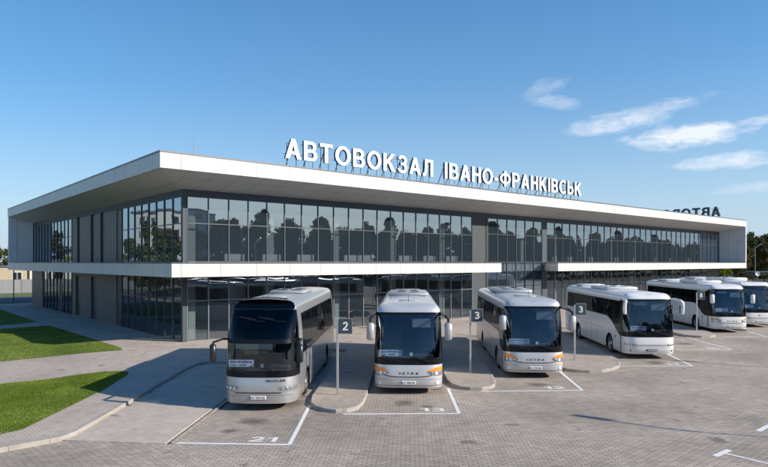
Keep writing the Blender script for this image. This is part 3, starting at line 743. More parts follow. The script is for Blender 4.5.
# ledges
ZL, ZT = 4.17, 4.93
L1 = [(12.99, 33.17), (41.57, 33.17), (41.57, YF), (XF, YF), (XF, YL), (16.5, YL), (16.5, 80.9), (12.7, 80.9)]
b = MB(); b.prism(L1, ZL, ZT); part(b, 'ledge', 'white_fascia')
b = MB(); b.prism([(12.96, 33.14), (41.6, 33.14), (41.6, YF - .003), (XF - .003, YF - .003), (XF - .003, YL - .003), (16.5, YL - .003), (16.5, 80.93), (12.67, 80.93)], ZT + .002, ZT + 0.06); part(b, 'ledge_coping', 'roof_cap')
b = MB(); b.prism([(50.0, 33.17), (97.5, 33.17), (97.5, YF - .002), (52.4, YF - .002)], ZL, ZT); part(b, 'ledge', 'white_fascia')
b = MB(); b.prism([(49.96, 33.14), (97.53, 33.14), (97.53, YF - .01), (52.37, YF - .01)], ZT + .002, ZT + 0.06); part(b, 'ledge_coping', 'roof_cap')
# top band above the windows
b = MB(); b.box(XF - .05, XR, YF - 0.05, YF + 0.2, 9.06, ZS); b.box(XF - .05, XF + .2, YF + 0.2, YL, 9.06, ZS); part(b, 'top_band', 'band_metal')
# corner post, piers
b = MB(); b.box(XF - 0.06, XF + 0.18, YF - 0.06, YF + 0.18, 0.1, 4.15); b.box(XF - 0.06, XF + 0.18, YF - 0.06, YF + 0.18, 4.99, 9.06); part(b, 'corner_post', 'band_metal')
b = MB(); b.box(41.45, 43.3, YF - 0.03, YF + 0.5, 4.99, 9.06); b.box(41.45, 43.3, YF - 0.03, YF + 0.5, 0.1, 4.99 - .003); part(b, 'pier', 'pier_cladding')
b = MB(); b.box(43.3, 43.52, YF - 0.08, YF + 0.5, 0.1, 9.06); part(b, 'dark_reveal', 'frame_dark')
b = MB(); b.box(52.0, 52.75, YF - 0.04, YF + 0.5, 0.1, 4.165); b.box(52.0, 52.75, YF - 0.04, YF + 0.5, 4.995, 9.06); part(b, 'pier', 'band_metal')
b = MB(); b.box(91.84, XR, YF - 0.03, YF + 9, 0.1, 4.15); part(b, 'pier', 'pier_cladding')
b = MB(); b.box(XR - 0.4, XR - .003, YF + .3, YL, 0.1, 9.4); part(b, 'end_wall', 'grey_cladding')

def glazing(u0, u1, n, rows, axis, low, bays=1, fm='frame_alu', rnd=random.Random(5), deep=0.05, gl=None):
    """rows: z of the horizontals; a curtain wall with its frame and one window per bay"""
    P_ = (lambda u, d, z: (u, YF + d, z)) if axis == 'X' else (lambda u, d, z: (XF + d, u, z))
    f = MB()
    def bx(ua, ub, da, db, z0, z1):
        c = [P_(ua, da, z0), P_(ub, db, z1)]
        f.box(min(c[0][0], c[1][0]), max(c[0][0], c[1][0]), min(c[0][1], c[1][1]), max(c[0][1], c[1][1]), z0, z1)
    step = (u1 - u0) / n
    for i in range(n + 1):
        u = u0 + i * step
        bx(u - 0.028, u + 0.028, -deep, 0.10, rows[0], rows[-1])
    for z in rows: 
        bx(u0, u1, -deep + 0.012, 0.09, z - 0.028, z + 0.028)
    fr = part(f, 'curtain_wall', fm)
    for i in range(0, n, bays):
        w = MB(); k = min(bays, n - i)
        ty = rnd.gauss(0, 0.0022); tz = rnd.gauss(0, 0.0012)
        for q in range(k):
            ua = u0 + (i + q) * step + 0.02; ub = u0 + (i + q + 1) * step - 0.02
            for r in range(len(rows) - 1):
                z0, z1 = rows[r] + 0.02, rows[r+1] - 0.02
                um, zm = (ua + ub) / 2, (z0 + z1) / 2
                t2 = ty + rnd.gauss(0, 0.0007); t3 = tz + rnd.gauss(0, 0.0007)
                w.add([P_(u, (u - um) * t2 + (z - zm) * t3 + 0.01, z) for u, z in ((ua, z0), (ub, z0), (ub, z1), (ua, z1))], [(0, 1, 2, 3)])
        o = w.build('window', gl or ('facade_glass_low' if low else 'facade_glass'), fr, recalc=False)
UP = [5.04, 7.42, 9.06]; LO = [0.12, 2.62, 4.12]
glazing(15.2, 41.45, 19, UP, 'X', False); glazing(15.2, 41.45, 19, LO, 'X', True, fm='frame_light')
glazing(43.6, 52.0, 6, [0.12, 1.4, 2.76, 4.18, 5.04, 7.6, 9.06], 'X', False)
glazing(52.78, XR, 31, [5.04, 7.5, 9.06], 'X', False, bays=2); glazing(52.78, 91.84, 28, LO, 'X', True, bays=2, fm='frame_light')
glazing(YF + .22, 47.92, 8, UP, 'Y', False); glazing(YF + .22, 47.92, 8, LO, 'Y', True)
glazing(62.33, 79.1, 12, UP, 'Y', False, bays=2, fm='frame_dark'); glazing(62.33, 73.8, 8, LO, 'Y', True, bays=2, fm='frame_dark')
# grey left wall with dark slit windows
b = MB(); slits_ = []
def wall_with_slits(y0, y1, slits, z0, z1, zs0, zs1):
    ys = y0
    for a, c in slits:
        b.box(XF, XF + .3, ys, a, z0, z1); b.box(XF + .003, XF + .3, a, c, z0, zs0) if zs0 > z0 else None
        if zs1 < z1: b.box(XF + .003, XF + .3, a, c, zs1, z1)
        s_ = MB(); s_.box(XF + .12, XF + .2, a, c, zs0, zs1); slits_.append(s_); ys = c
    b.box(XF, XF + .3, ys, y1, z0, z1)
wall_with_slits(49.2, 62.3, [(52.29, 53.4), (55.0, 56.2), (59.6, 60.5)], 4.99, 9.06, 4.99, 9.06)
wall_with_slits(49.2, 62.3, [(54.4, 56.1), (59.4, 61.0)], 0.1, 4.149, 0.1, 3.8)
part(b, 'wall', 'grey_cladding')
for s_ in slits_: part(s_, 'slit_window', 'frame_dark')
b = MB(); b.box(XF + .04, XF + .2, 47.96, 49.2, 0.1, 4.14); b.box(XF + .04, XF + .2, 47.96, 49.2, 4.99, 9.05); part(b, 'dark_reveal', 'frame_dark')
b = MB(); b.box(XF, XF + 3.5, 74.6, 79.95, 0.1, 4.149); part(b, 'pier', 'grey_cladding')
b = MB(); b.box(XF + .05, XF + .3, 73.85, 74.6, 0.1, 4.149); part(b, 'dark_reveal', 'frame_dark')
b = MB(); b.box(XF - .02, XF + .1, 66.0, 67.1, 0.1, 3.0); part(b, 'door', 'frame_dark')
b = MB(); b.box(XF - 0.03, XF + .12, YF + .2, 73.8, 0.02, 0.16); b.box(XF + .2, 91.8, YF - 0.03, YF + .15, 0.02, 0.16); part(b, 'plinth', 'kerb_worn')
# interior
b = MB(); b.box(XF + .35, XR - .5, YF + .3, YL - .2, 4.15, 4.95); part(b, 'floor_slab', 'interior_ceiling')
b = MB(); b.box(XF + .35, XR - .5, YF + .3, YL - .2, 0.1, 0.15); b.box(XF + .36, XR - .51, YF + .31, YL - .21, 4.953, 4.99); part(b, 'floor', 'interior_floor')
b = MB(); b.box(XF + .35, XR - .5, YF + .3, YL - .2, 9.1, 9.3); part(b, 'ceiling', 'interior_ceiling')
b = MB(); b.box(19, XR - .6, 50, 50.3, 0.152, 4.14); b.box(19, XR - .6, 50, 50.3, 4.992, 9.09); b.box(24, 24.3, 50.31, YL - .3, 0.152, 4.14); b.box(24, 24.3, 50.31, YL - .3, 4.992, 9.09); part(b, 'interior_wall', 'interior_wall')
for i in range(14):
    x = 15.55 + i * 5.64
    b = MB(); b.box(x, x + .45, 37.0, 37.45, 0.152, 4.145); b.box(x, x + .45, 37.0, 37.45, 4.992, 9.095); part(b, 'column', 'interior_column')
for i in (0, 2, 4, 7, 8, 11, 13, 15, 17, 18):
    b = MB(); b.box(17.9 + i * 1.38 * 1.0, 19.3 + i * 1.38, YF + .42, YF + .55, 5.1, 5.55); 
    part(b, 'radiator', 'radiator_white')
for i in (1, 3, 6, 10, 13, 17, 20, 24):
    b = MB(); b.box(53.1 + i * 1.4, 53.9 + i * 1.4, YF + .42, YF + .55, 5.1, 5.6); part(b, 'radiator', 'radiator_white')
# rows of waiting seats and a kiosk, dim behind the glass
rnd = random.Random(11)
for x in (22, 26, 33, 37):
    b = MB(); b.box(x, x + 2.4, 41, 41.5, 0.5, 0.58); b.box(x, x + 2.4, 41.5, 41.56, 0.55, 1.0); b.box(x + .2, x + .26, 41, 41.5, .152, .5); b.box(x + 2.1, x + 2.16, 41, 41.5, .152, .5)
    tag(part(b, 'bench', 'frame_dark'), )
b = MB(); b.box(28.5, 31.5, 45, 47, .152, 2.6); b.box(28.3, 31.7, 44.8, 45, 1.0, 1.1); part(b, 'kiosk', 'interior_column')

# ------------------------------------------------------------------ roof signs
def roof_sign(words, place, height, depth, label, facing):
    """place(u, d, z) -> world, u along the text, d forward out of the letters' faces"""
    root = empty('roof_sign', place(words[0][1], 0, ZFT - 0.3), 0, label, 'sign')
    inv = Matrix.Translation(-Vector(place(words[0][1], 0, ZFT - 0.3)))
    for word, u0, u1 in words:
        items = [text_mesh(ch, height, 0.13, depth) for ch in word]
        gap = 0.155 * height
        tot = sum(i[2] for i in items) + gap * (len(items) - 1); k = (u1 - u0) / tot; u = u0
        for ch, (vs, fs, w, nz) in zip(word, items):
            b = MB(); b.v = [place(u + v.x * k, v.z, SIGN_Z + v.y) for v in vs]; b.f = fs; b.m = [0 if n > 0.9 else 1 for n in nz]
            o = b.build('letter', ['sign_white', 'sign_side'], root); o.matrix_parent_inverse = inv
            if w > 0.1 * height and ch != '-':
                s2 = MB(); q = u + w * k * 0.5
                for uu in ((u + w * k * 0.2, u + w * k * 0.8) if w > .4 else (q,)):
                    s2.tube([place(uu, -depth/2 - .03, SIGN_Z + height * 0.8), place(uu, -depth/2 - 0.03, SIGN_TOPROOF)], 0.022, 6)
                s2.tube([place(q, -depth/2 - .04, SIGN_Z + height * 0.75), place(q, -1.15, SIGN_TOPROOF)], 0.03, 6)
                o = s2.build('strut', 'steel_dark', root); o.matrix_parent_inverse = inv
            u += (w + gap / 1.0) * k
        s3 = MB()
        for zz in (0.25, 0.8): s3.tube([place(u0 - .1, -depth/2 - .05, SIGN_Z + height * zz), place(u1 + .1, -depth/2 - .05, SIGN_Z + height * zz)], 0.02, 6)
        s3.tube([place(u0 - .4, -depth/2 - .05, SIGN_TOPROOF), place(u1 + .4, -depth/2 - .05, SIGN_TOPROOF)], 0.035, 6)
        o = s3.build('rail', 'galvanised', root); o.matrix_parent_inverse = inv
SIGN_Z = 11.75; SIGN_TOPROOF = ZFT - .29
roof_sign([('АВТОВОКЗАЛ', 20.8, 34.25), ('ІВАНО-ФРАНКІВСЬК', 35.6, 55.5)], lambda u, d, z: (u, 34.2 - d, z), 1.30, 0.20,
          'big white block letters standing along the front roof edge', 'front')
SIGN_Z = 11.8
roof_sign([('АВТОВОКЗАЛ', 36.2, 50.6)], lambda u, d, z: (96.2 + d, u, z), 1.45, 0.3,
          'row of letters seen from behind at the right end of the roof', 'side')

# antenna masts
def mast(x, y, z0, h, lab):
    r = empty('antenna_mast', (x, y, z0), 0, lab, 'antenna')
    b = MB(); b.tube([(0, 0, 0), (0, 0, h * .6), (0, 0, h)], [0.035, 0.025, 0.012], 6); b.build('pole', 'galvanised', r)
    b = MB(); b.box(-.12, .12, -.12, .12, 0, .04); b.build('base_plate', 'steel_dark', r)
mast(16.6, 38.6, ZFT - 0.3, 2.6, 'thin grey rod mast on the roof near its left front corner')
mast(84.0, 60, ZFT - .3, 3.4, 'thin grey rod mast far along the roof right of the white letters')
def small_thing(): pass

# ------------------------------------------------------------------ platform number posts
def post(t, s, num, label):
    loc = TS(t, s, WALK_Z + .004)
    r = empty('platform_sign', loc, STALL - R(90), label, 'platform sign', 'numbered posts at the heads of the bays')
    b = MB(); b.box(-.04, .04, -.03, .03, 0, 2.75, bev=.006); b.build('pole', 'galvanised', r)
    b = MB(); b.box(-.09, .09, -.09, .09, 0, .015); b.build('base_plate', 'galvanised', r)
    b = MB(); b.box(.045, .53, -.035, .02, 2.26, 2.8, bev=.006); bd = b.build('board', 'board_blue', r)
    vs, fs, w, _ = text_mesh(num, .31)
    b = MB(); b.add([(.287 - w / 2 + v.x, -.038, 2.375 + v.y) for v in vs], fs); b.build('numeral', 'sign_white', bd)
    b = MB(); f = 0.02
    for q in ((.042, .533, -.037, .022, 2.802, 2.82), (.042, .533, -.037, .022, 2.24, 2.258), (.5335, .55, -.037, .022, 2.24, 2.82)): b.box(*q)
    b.build('edge_trim', 'galvanised', bd)
post(-2.66, 22.35, '2', 'blue grey board numbered 2 on a pole between the two left coaches')
post(2.66, 27.1, '3', 'board numbered 3 on a pole left of the second silver coach with orange lamps')
post(8.19, 30.8, '3', 'board numbered 3 on a pole in front of the white coach side')
post(20.34, 44.3, '8', 'far board with pale symbol on a pole before the white coach with black swoosh')

# ------------------------------------------------------------------ coaches
def coach(spec):
    g = spec.get
    W = g('W', 1.25); L = g('L', 12.2); A = g('A', .92); AR = 0.35; NEXP = g('nexp', 3.8)
    ze = g('ze', 3.08); rr = g('rr', 0.30); paint = g('paint'); ZB0 = 0.27
    rake = g('rake', 0.42); tall = g('tall', False)
    root = empty('coach', TS(*g('pos')), STALL - R(90) + R(g('turn', 0)), g('label'), 'coach', 'coaches parked in the bays')
    z1b = 1.14
    def yf(z):
        if tall:
            base = -0.05 * math.sin(max(0, min(1, (z - .25) / .9)) * math.pi)
            if z < 1.15: return base
            return 0.05 * (z - 1.15) + (0 if z < 2.15 else 0.72 * ((z - 2.15) / 1.2) ** 1.8)
        base = -0.05 * math.sin(max(0, min(1, (z - .25) / .9)) * math.pi) + (0.06 * max(0, .45 - z) / .2)
        return base if z < 1.15 else rake * ((z - 1.15) / (ze - 1.15)) ** 1.35
    LS = L - A - AR
    UM = 2 + LS
    def Q(u, w, f, z, rear_in=0.0):
        sg = -1 if u < 0 else 1; a = abs(u)
        if a <= 1:
            th = a * math.pi / 2
            x = w * math.sin(th) ** (2 / NEXP) if a > 0 else 0; y = f + (A - f) * (1 - math.cos(th) ** (2 / NEXP)) if a < 1 else A
        elif a <= 1 + LS: x, y = w, A + (a - 1)
        else:
            th = (UM - a) * math.pi / 2; n = 5.0; e2 = L - rear_in
            x = w * max(0, math.sin(th)) ** (2 / n); y = e2 - (AR - rear_in) * (1 - max(0, math.cos(th)) ** (2 / n)) if a < UM else e2
        return Vector((sg * x, y, z))
    def wz(z): return W - 0.035 * max(0, (z - 1.3)) ** 1.3 - 0.05 * max(0, 0.6 - z) - (0.07 * max(0, (z - 2.5)) ** 2 if tall else 0)
    def P(u, z, off=0.0):
        p = Q(u, wz(z), yf(z), z)
        if off:
            e_ = 1e-3
            du = Q(u + e_, wz(z), yf(z), z) - Q(u - e_, wz(z), yf(z), z)
            dz = Q(u, wz(z + e_), yf(z + e_), z + e_) - Q(u, wz(z - e_), yf(z - e_), z - e_)
            n = du.cross(dz)
            if n.length > 1e-12:
                n.normalize()
                c = Vector((0, L / 2, z)); 
                if n.dot(p - c) < 0: n = -n
                p = p + n * off
        return p
    def us(u0, u1, extra=()):
        s = {u0, u1}
        k = math.floor(min(u0, u1) / 1.0)
        st_ = 1 / 14
        v = -1.0
        while v <= 1.0001:
            if u0 < v < u1: s.add(round(v, 5))
            v += st_
        v = -UM
        for sgn in (-1, 1):
            for i in range(15):
                q = sgn * (1 + LS + i / 14)
                if u0 < q < u1: s.add(q)
            q = 1.0
            while q < 1 + LS:
                if u0 < sgn * q < u1: s.add(sgn * q)
                q += 0.4
        for e_ in extra:
            if u0 < e_ < u1: s.add(e_)
        return sorted(s)
    def patch(mb, u0, u1, zlo, zhi, nz=3, off=0.0, mi=0, extra=()):
        U = us(u0, u1, extra); vs = []; fs = []
        fl = zlo if callable(zlo) else (lambda u: zlo); fh = zhi if callable(zhi) else (lambda u: zhi)
        for u in U:
            a, c = fl(u), fh(u)
            for j in range(nz + 1): vs.append(P(u, a + (c - a) * j / nz, off))
        for i in range(len(U) - 1):
            for j in range(nz): fs.append((i*(nz+1)+j, (i+1)*(nz+1)+j, (i+1)*(nz+1)+j+1, i*(nz+1)+j+1))
        mb.add(vs, fs, mi)
    wheels = g('wheels', (2.75, 8.9)); RA = 0.60; ZC = 0.48
    ex = []
    for yw in wheels:
        uc = 1 + yw - A
        for k in range(13):
            q = uc + RA * math.cos(math.pi * k / 12); ex += [q, -q]
        for q in (uc - RA - .002, uc + RA + .002): ex += [q, -q]
    def zlow(u):
        for yw in wheels:
            d = abs(abs(u) - (1 + yw - A))
            if d <= RA + 1e-6: return ZC + math.sqrt(max(0, RA * RA - d * d))
        return ZB0
    belt = g('belt', 1.78); bu = tuple(1 + max(0.02, q - A) for q in g('swoosh', (1.35, 2.6)))
    def zb(u):
        a = abs(u)
        if a <= bu[0]: return z1b
        if a >= bu[1]: return belt
        k = (a - bu[0]) / (bu[1] - bu[0])
        return z1b + (belt - z1b) * (math.sin(k * math.pi / 2) ** 1.1 if g('round') else k * k * (3 - 2 * k))
    ZW = ze - 0.06; zt_side = g('ztop', 2.92)
    pw = g('pillar'); pw = pw and (pw[0], 1 + pw[1] - A)                      # body coloured pillar between windscreen and side glass
    def zt(u):
        a = abs(u)
        if a < 0.92: return ze + .01
        if a > 1.25: return zt_side
        return ze + .01 + (zt_side - ze - .01) * (a - .92) / .33
    REARU = 1 + LS - 0.25
    body = MB()
    exx = ex + [bu[0], bu[1]] + [s * (bu[0] + (bu[1] - bu[0]) * k / 10) for k in range(11) for s in (-1, 1)] + [s * v for v in (.92, 1.25, REARU) for s in (-1, 1)]
    mu = {1: lambda u: zb(u)}
    patch(body, -REARU, REARU, lambda u: zlow(u), lambda u: max(zb(u), zlow(u) + .02), 8, extra=exx)
    for sg in (-1, 1):
        a, c = sorted((sg * REARU, sg * UM)); patch(body, a, c, ZB0, ze, 8)
        # above side glass
        a, c = sorted((sg * .92, sg * REARU)); patch(body, a, c, zt, ze + .0, 2, extra=exx)
        if pw:
            a, c = sorted((sg * pw[0], sg * pw[1])); patch(body, a, c, zb, zt, 6, off=0.004, extra=exx + [sg * (pw[0] + .01)])
    # roof
    rmi = 0
    uu = us(0, UM, [v for v in exx if v > 0]); NR = 5
    levels = []
    rf = g('roof_drop', 0.0)
    for j in range(NR + 1):
        ph = j / NR * math.pi / 2
        levels.append((rr * (1 - math.cos(ph)), ze + rr * math.sin(ph)))
    ringp = []
    y_in = 1.0
    for ins, z in levels:
        ring = []
        wt = wz(ze) - ins
        f = yf(ze) + ins * g('front_in', 1.6)
        for sg in (-1, 1):
            seq = uu if sg > 0 else uu[::-1]
            for u in seq: ring.append(Q(sg * u, wt, f, z, ins * .8))
        ringp.append(ring)
    n = len(ringp[0]); vs = [v for r_ in ringp for v in r_]; fs = []
    for j in range(NR):
        for i in range(n - 1): fs.append((j*n+i, j*n+i+1, (j+1)*n+i+1, (j+1)*n+i))
    body.add(vs, fs, 0)
    top = ringp[-1]; m = len(uu); lft = top[:m][::-1]; rgt = top[m:]; NC = 8; vs = []; fs = []
    for a, c in zip(lft, rgt):
        for k in range(NC + 1):
            q = a.lerp(c, k / NC); hw = abs(c.x) / (wz(ze)); q.z += 0.07 * (1 - (2 * k / NC - 1) ** 2) * min(1, hw); vs.append(q)
    for i in range(m - 1):
        for k in range(NC): fs.append((i*(NC+1)+k, (i+1)*(NC+1)+k, (i+1)*(NC+1)+k+1, i*(NC+1)+k+1))
    body.add(vs, fs, 0)
    zroof = ze + rr + 0.07
    body.build('body', paint, root, smooth=True, angle=50)
    # underside
    b = MB(); b.box(-W + .12, W - .12, .35, L - .35, .30, .42); 
    b.box(-W + .42, W - .42, .5, L - .5, .43, 1.0)
    for yw in wheels:
        for sg in (-1, 1):
            x0, x1 = sorted((sg * (W - .03), sg * (W - .45)))
            vs = []; fs = []
            for k in range(13):
                a = math.pi * k / 12; y, z = yw + (RA + .012) * math.cos(a), ZC + (RA + .012) * math.sin(a)
                vs += [(x0, y, z), (x1, y, z)]
                if k: fs.append((2*k-2, 2*k-1, 2*k+1, 2*k))
            b.add(vs, fs)
    b.build('chassis', 'under_dark', root)
    # windscreen
    uw = 0.90
    zg0 = 1.40; zg1 = ze - .09
    if tall:
        zg0 = 1.36; w1 = 2.26; w2 = 2.40
        b = MB(); patch(b, -uw, uw, zg0, w1, 6, .004); b.build('windscreen', 'bus_windshield', root, smooth=True)
        b = MB(); patch(b, -uw, uw, w2, ze - .02, 8, .004); b.build('upper_windscreen', 'bus_upper_glass', root, smooth=True)
        b = MB(); patch(b, -.97, .97, w1, w2, 1, .012)
    else:
        b = MB(); patch(b, -uw, uw, zg0, zg1, 8, .004); b.build('windscreen', 'bus_windshield', root, smooth=True)
        b = MB(); patch(b, -uw, uw, zg1, ze + .005, 1, .006)
    vbot = g('vee', 0)
    patch(b, -.985, .985, z1b, zg0, 2, .008)
    for sg in (-1, 1):
        a, c = sorted((sg * uw, sg * .99)); patch(b, a, c, zg0 - .002, ze + .0, 6, .008)
    b.build('windscreen_surround', 'black_gloss', root, smooth=True)
    if tall:        # the upper glass runs on over the brow into the roof
        cp = MB(); U = [v / 20 for v in range(-17, 18)]; vs = []; fs = []
        for ins, z in levels:
            for u in U: vs.append(Q(u, wz(ze) - ins + .004, yf(ze) + ins * g('front_in', 1.6) - .006, z + .006))
        m_ = len(U)
        yb = 1.15
        for u in U:
            q = Q(u, wz(ze) - levels[-1][0], yf(ze) + levels[-1][0] * g('front_in', 1.6), levels[-1][1]); hw = abs(q.x) / wz(ze)
            vs.append(Vector((q.x * .93, max(q.y, yb), levels[-1][1] + .012 + .07 * (1 - hw ** 2) * (1 if abs(u) < .8 else .6))))
        for j in range(len(levels)):
            for i in range(m_ - 1): fs.append((j*m_+i, j*m_+i+1, (j+1)*m_+i+1, (j+1)*m_+i))
        cp.add(vs, fs); cp.build('brow_glass', 'bus_upper_glass', root, smooth=True)
    # side glazing
    u_start = pw[1] if pw else .99
    segs = [u_start]; q = max(u_start + .9, 2.1); nwin = g('nwin', 6); span = (REARU - q) / nwin
    segs.append(q)
    for i in range(nwin): segs.append(q + (i + 1) * span)
    fr = MB()
    for sg in (-1, 1):
        for i in range(len(segs) - 1):
            a, c = sorted((sg * (segs[i] + .03), sg * (segs[i+1] - .03)))
            b = MB(); patch(b, a, c, lambda u: zb(u) + .05, lambda u: zt(u) - .04, 3, .004, extra=exx); b.build('side_window', 'bus_side_glass', root, smooth=True)
        for s_ in segs:
            a, c = sorted((sg * max(u_start, s_ - .032), sg * min(REARU + .03, s_ + .032))); patch(fr, a, c, lambda u: zb(u) + .002, lambda u: zt(u) - .002, 3, .006)
        a, c = sorted((sg * u_start, sg * REARU)); patch(fr, a, c, zb, lambda u: zb(u) + .055, 1, .007, extra=exx); patch(fr, a, c, lambda u: zt(u) - .045, zt, 1, .007, extra=exx)
    fr.build('window_frame', 'black_gloss', root, smooth=True)
    # interior
    b = MB(); b.box(-W + .1, W - .1, 1.3, L - .5, 1.02, 1.2); b.box(-W + .1, W - .1, .5, 1.3, .8, .95); b.box(-W + .12, W - .12, L - .62, L - .5, 1.2, ze); b.build('cabin_floor', 'cab_plastic', root)
    b = MB(); b.box(-W + .28, W - .28, .42 + yf(1.5), .95, .95, 1.33, bev=.06); b.box(.2, .95, .62, .95, 1.33, 1.45, bev=.04); b.build('dashboard', 'cab_plastic', root)
    sw = MB()
    c0 = Vector((.6, .98, 1.52)); ax = Vector((0, .5, .86)).normalized(); e1 = Vector((1, 0, 0)); e2 = ax.cross(e1)
    sw.tube([c0 + (e1 * math.cos(k * math.pi / 9) + e2 * math.sin(k * math.pi / 9)) * .23 for k in range(19)], .018, 6)
    sw.tube([c0, c0 - ax * .35], .03, 6); sw.tube([c0 - e1 * .22, c0 + e1 * .22], .014, 6); sw.build('steering_wheel', 'black_plastic', root)
    def seat(x, y, z, m='seat_fabric'):
        s = MB(); s.box(x - .22, x + .22, y, y + .45, z + .32, z + .44, bev=.04); s.box(x - .22, x + .22, y + .42, y + .54, z + .42, z + 1.12, bev=.04); s.box(x - .06, x + .06, y + .15, y + .3, z, z + .33)
        s.box(x - .13, x + .13, y + .41, y + .52, z + 1.1, z + 1.3, bev=.03)
        return s
    seat(.6, 1.35, .95).build('driver_seat', 'seat_fabric', root)
    seat(-.62, 1.05, .95).build('guide_seat', 'seat_fabric', root)
    for r_ in range(11):
        y = 2.5 + r_ * .8
        if y > L - 1.6: break
        s = MB()
        for x in (-.98, -.5, .5, .98):
            k = seat(x * (W - .1) / 1.15, y, 1.2); s.add(k.v, k.f)
        s.build('seat_row', 'seat_fabric', root)
    # destination board behind the windscreen
    dp = g('dest', (-.62, 1.55)); dw = g('dest_w', .42)
    y0 = yf(dp[1]) + g('dest_y', .27)
    b = MB(); b.box(dp[0] - dw, dp[0] + dw, y0, y0 + .012, dp[1] - .11, dp[1] + .13); db = b.build('destination_board', 'board_white', root)
    vs, fs, w, _ = text_mesh(g('dest_text', 'ІВАНО-ФРАНКІВСЬК'), .085); k = (dw * 1.8) / w
    b = MB(); b.add([(dp[0] - dw * .9 + v.x * k, y0 - .004, dp[1] + .02 + v.y) for v in vs], fs)
    vs, fs, w, _ = text_mesh('КИЇВ - ЛЬВІВ', .045); k = (dw * 1.3) / w
    b.add([(dp[0] - dw * .9 + v.x * k, y0 - .004, dp[1] - .07 + v.y) for v in vs], fs)
    b.build('route_lettering', 'ink_blue', db)
    b = MB()
    b.box(.05, .16, yf(1.5) + .1, yf(1.5) + .11, 1.45, 1.58); b.build('windscreen_card', 'board_white', root)
    if g('blind'):
        b = MB(); b.box(-.75, -.1, yf(2.85) + .12, yf(2.85) + .14, 2.78, 2.92); hb = b.build('destination_blind', 'lamp_grey', root)
    if g('visor'):
        b = MB(); b.box(.15, .85, yf(2.75) + .18, yf(2.75) + .2, 2.5, 2.84); b.build('sun_visor', 'lamp_grey', root)
    if tall:
        b = MB(); b.box(-.75, -.25, 1.1, 1.12, 1.75, 2.15); b.build('curtain', 'curtain_cloth', root)
    # plate
    yp = P(0, .48).y - .022; py_ = g('plate_x', 0.0)
    b = MB(); b.box(py_ - .27, py_ + .27, yp, yp + .03, .42, .54, bev=.006); pl = b.build('licence_plate', g('plate_mat', 'plate_white'), root)
    b = MB(); b.box(py_ - .268, py_ - .225, yp - .004, yp, .425, .535); b.build('plate_band', 'ink_blue', pl)
    vs, fs, w, _ = text_mesh(g('plate', 'АТ 2214 АА'), .07)
    b = MB(); b.add([(py_ - .2 + v.x * .44 / w, yp - .003, .445 + v.y) for v in vs], fs); b.build('plate_lettering', g('plate_ink', 'ink_black'), pl)
    # lamps and front trim
    style = g('lamps', 'almond')
    for sg in (-1, 1):
        def pp(name, u0, u1, z0, z1, m, off=.012, parent=root, nz=3):
            a, c = sorted((sg * u0, sg * u1)); b = MB(); patch(b, a, c, z0, z1, nz, off)
            # give the patch a rim so that it has thickness
            patch(b, a, c, z0, z1, nz, off - .03)
            return b.build(name, m, parent, smooth=True)
        def lens(name, u, z, r, m, parent, off=.02):
            p = P(sg * u, z, off); nn = (P(sg * u, z, off + .1) - p).normalized()
            e1_ = nn.cross(Vector((0, 0, 1))).normalized(); e2_ = nn.cross(e1_); b = MB(); vs = [p + nn * .014]; fs = []
            for j, (rk, h) in enumerate(((.55, .011), (.9, .004), (1.0, -.02))):
                for k in range(16):
                    vs.append(p + (e1_ * math.cos(k * math.pi / 8) + e2_ * math.sin(k * math.pi / 8)) * r * rk + nn * h)
            for k in range(16): fs.append((0, 1 + k, 1 + (k + 1) % 16))
            for j in range(2):
                for k in range(16): fs.append((1 + j*16 + k, 1 + (j+1)*16 + k, 1 + (j+1)*16 + (k+1) % 16, 1 + j*16 + (k+1) % 16))
            b.add(vs, fs); return b.build(name, m, parent, smooth=True)
        if style == 'almond':
            hl = pp('headlight', .22, .76, lambda u: .72 + .10 * max(0, (.46 - abs(u)) / .24), lambda u: .885 + .03 * max(0, (abs(u) - .4) / .3), 'lamp_grey')
            lens('lens', .31, .835, .05, 'lamp_chrome', hl); lens('lens', .45, .82, .07, 'lamp_cover', hl); lens('lens', .63, .815, .06, 'lamp_chrome', hl)
            pp('indicator', .22, .80, lambda u: .90 + .02 * max(0, (abs(u) - .3)), lambda u: .92 + .13 * max(0, min(1, (abs(u) - .2) / .25)), g('ind', 'lamp_orange'), .018)
            lens('fog_lamp', .50, .46, .075, 'lamp_cover', root, .008)
        elif style == 'round4':
            hl = pp('headlight', .24, .84, lambda u: .69 + .05 * max(0, (.4 - abs(u)) / .16), .845, 'lamp_grey')
            for uq in (.32, .44, .57, .73): lens('lens', uq, .772, .056, 'lamp_chrome', hl, .022)
            lens('side_lamp', .88, .78, .03, 'lamp_orange', root, .02)
        else:
            hl = pp('headlight', .24, .80, .72, .80, 'lamp_grey')
            for uq in (.29, .40, .53, .70): lens('lens', uq, .76, .040, 'lamp_chrome', hl, .02)
            lens('fog_lamp', .46, .45, .045, 'black_plastic', root, .008)
    b = MB()
    if style == 'round4':
        patch(b, -.30, .30, .615, .645, 1, .006); patch(b, -.30, -.42, .5, .51, 1, .006)
        patch(b, -.62, .62, .545, .552, 1, .005); patch(b, -.9, .9, .66, .666, 1, .004)
    elif style == 'almond':
        patch(b, -.33, .33, lambda u: .72 - .07 * (1 - (u / .33) ** 2) + .03, lambda u: .745 - .07 * (1 - (u / .33) ** 2) + .035, 1, .008)
        patch(b, -.95, .95, .600, .606, 1, .004); patch(b, -.97, .97, .345, .36, 1, .006)
    else:
        patch(b, -.40, .40, .70, .72, 1, .008); patch(b, -.40, .40, .75, .765, 1, .008); patch(b, -.95, .95, .63, .636, 1, .004)
    b.build('grille', 'lamp_grey' if style == 'small' else 'black_plastic', root)
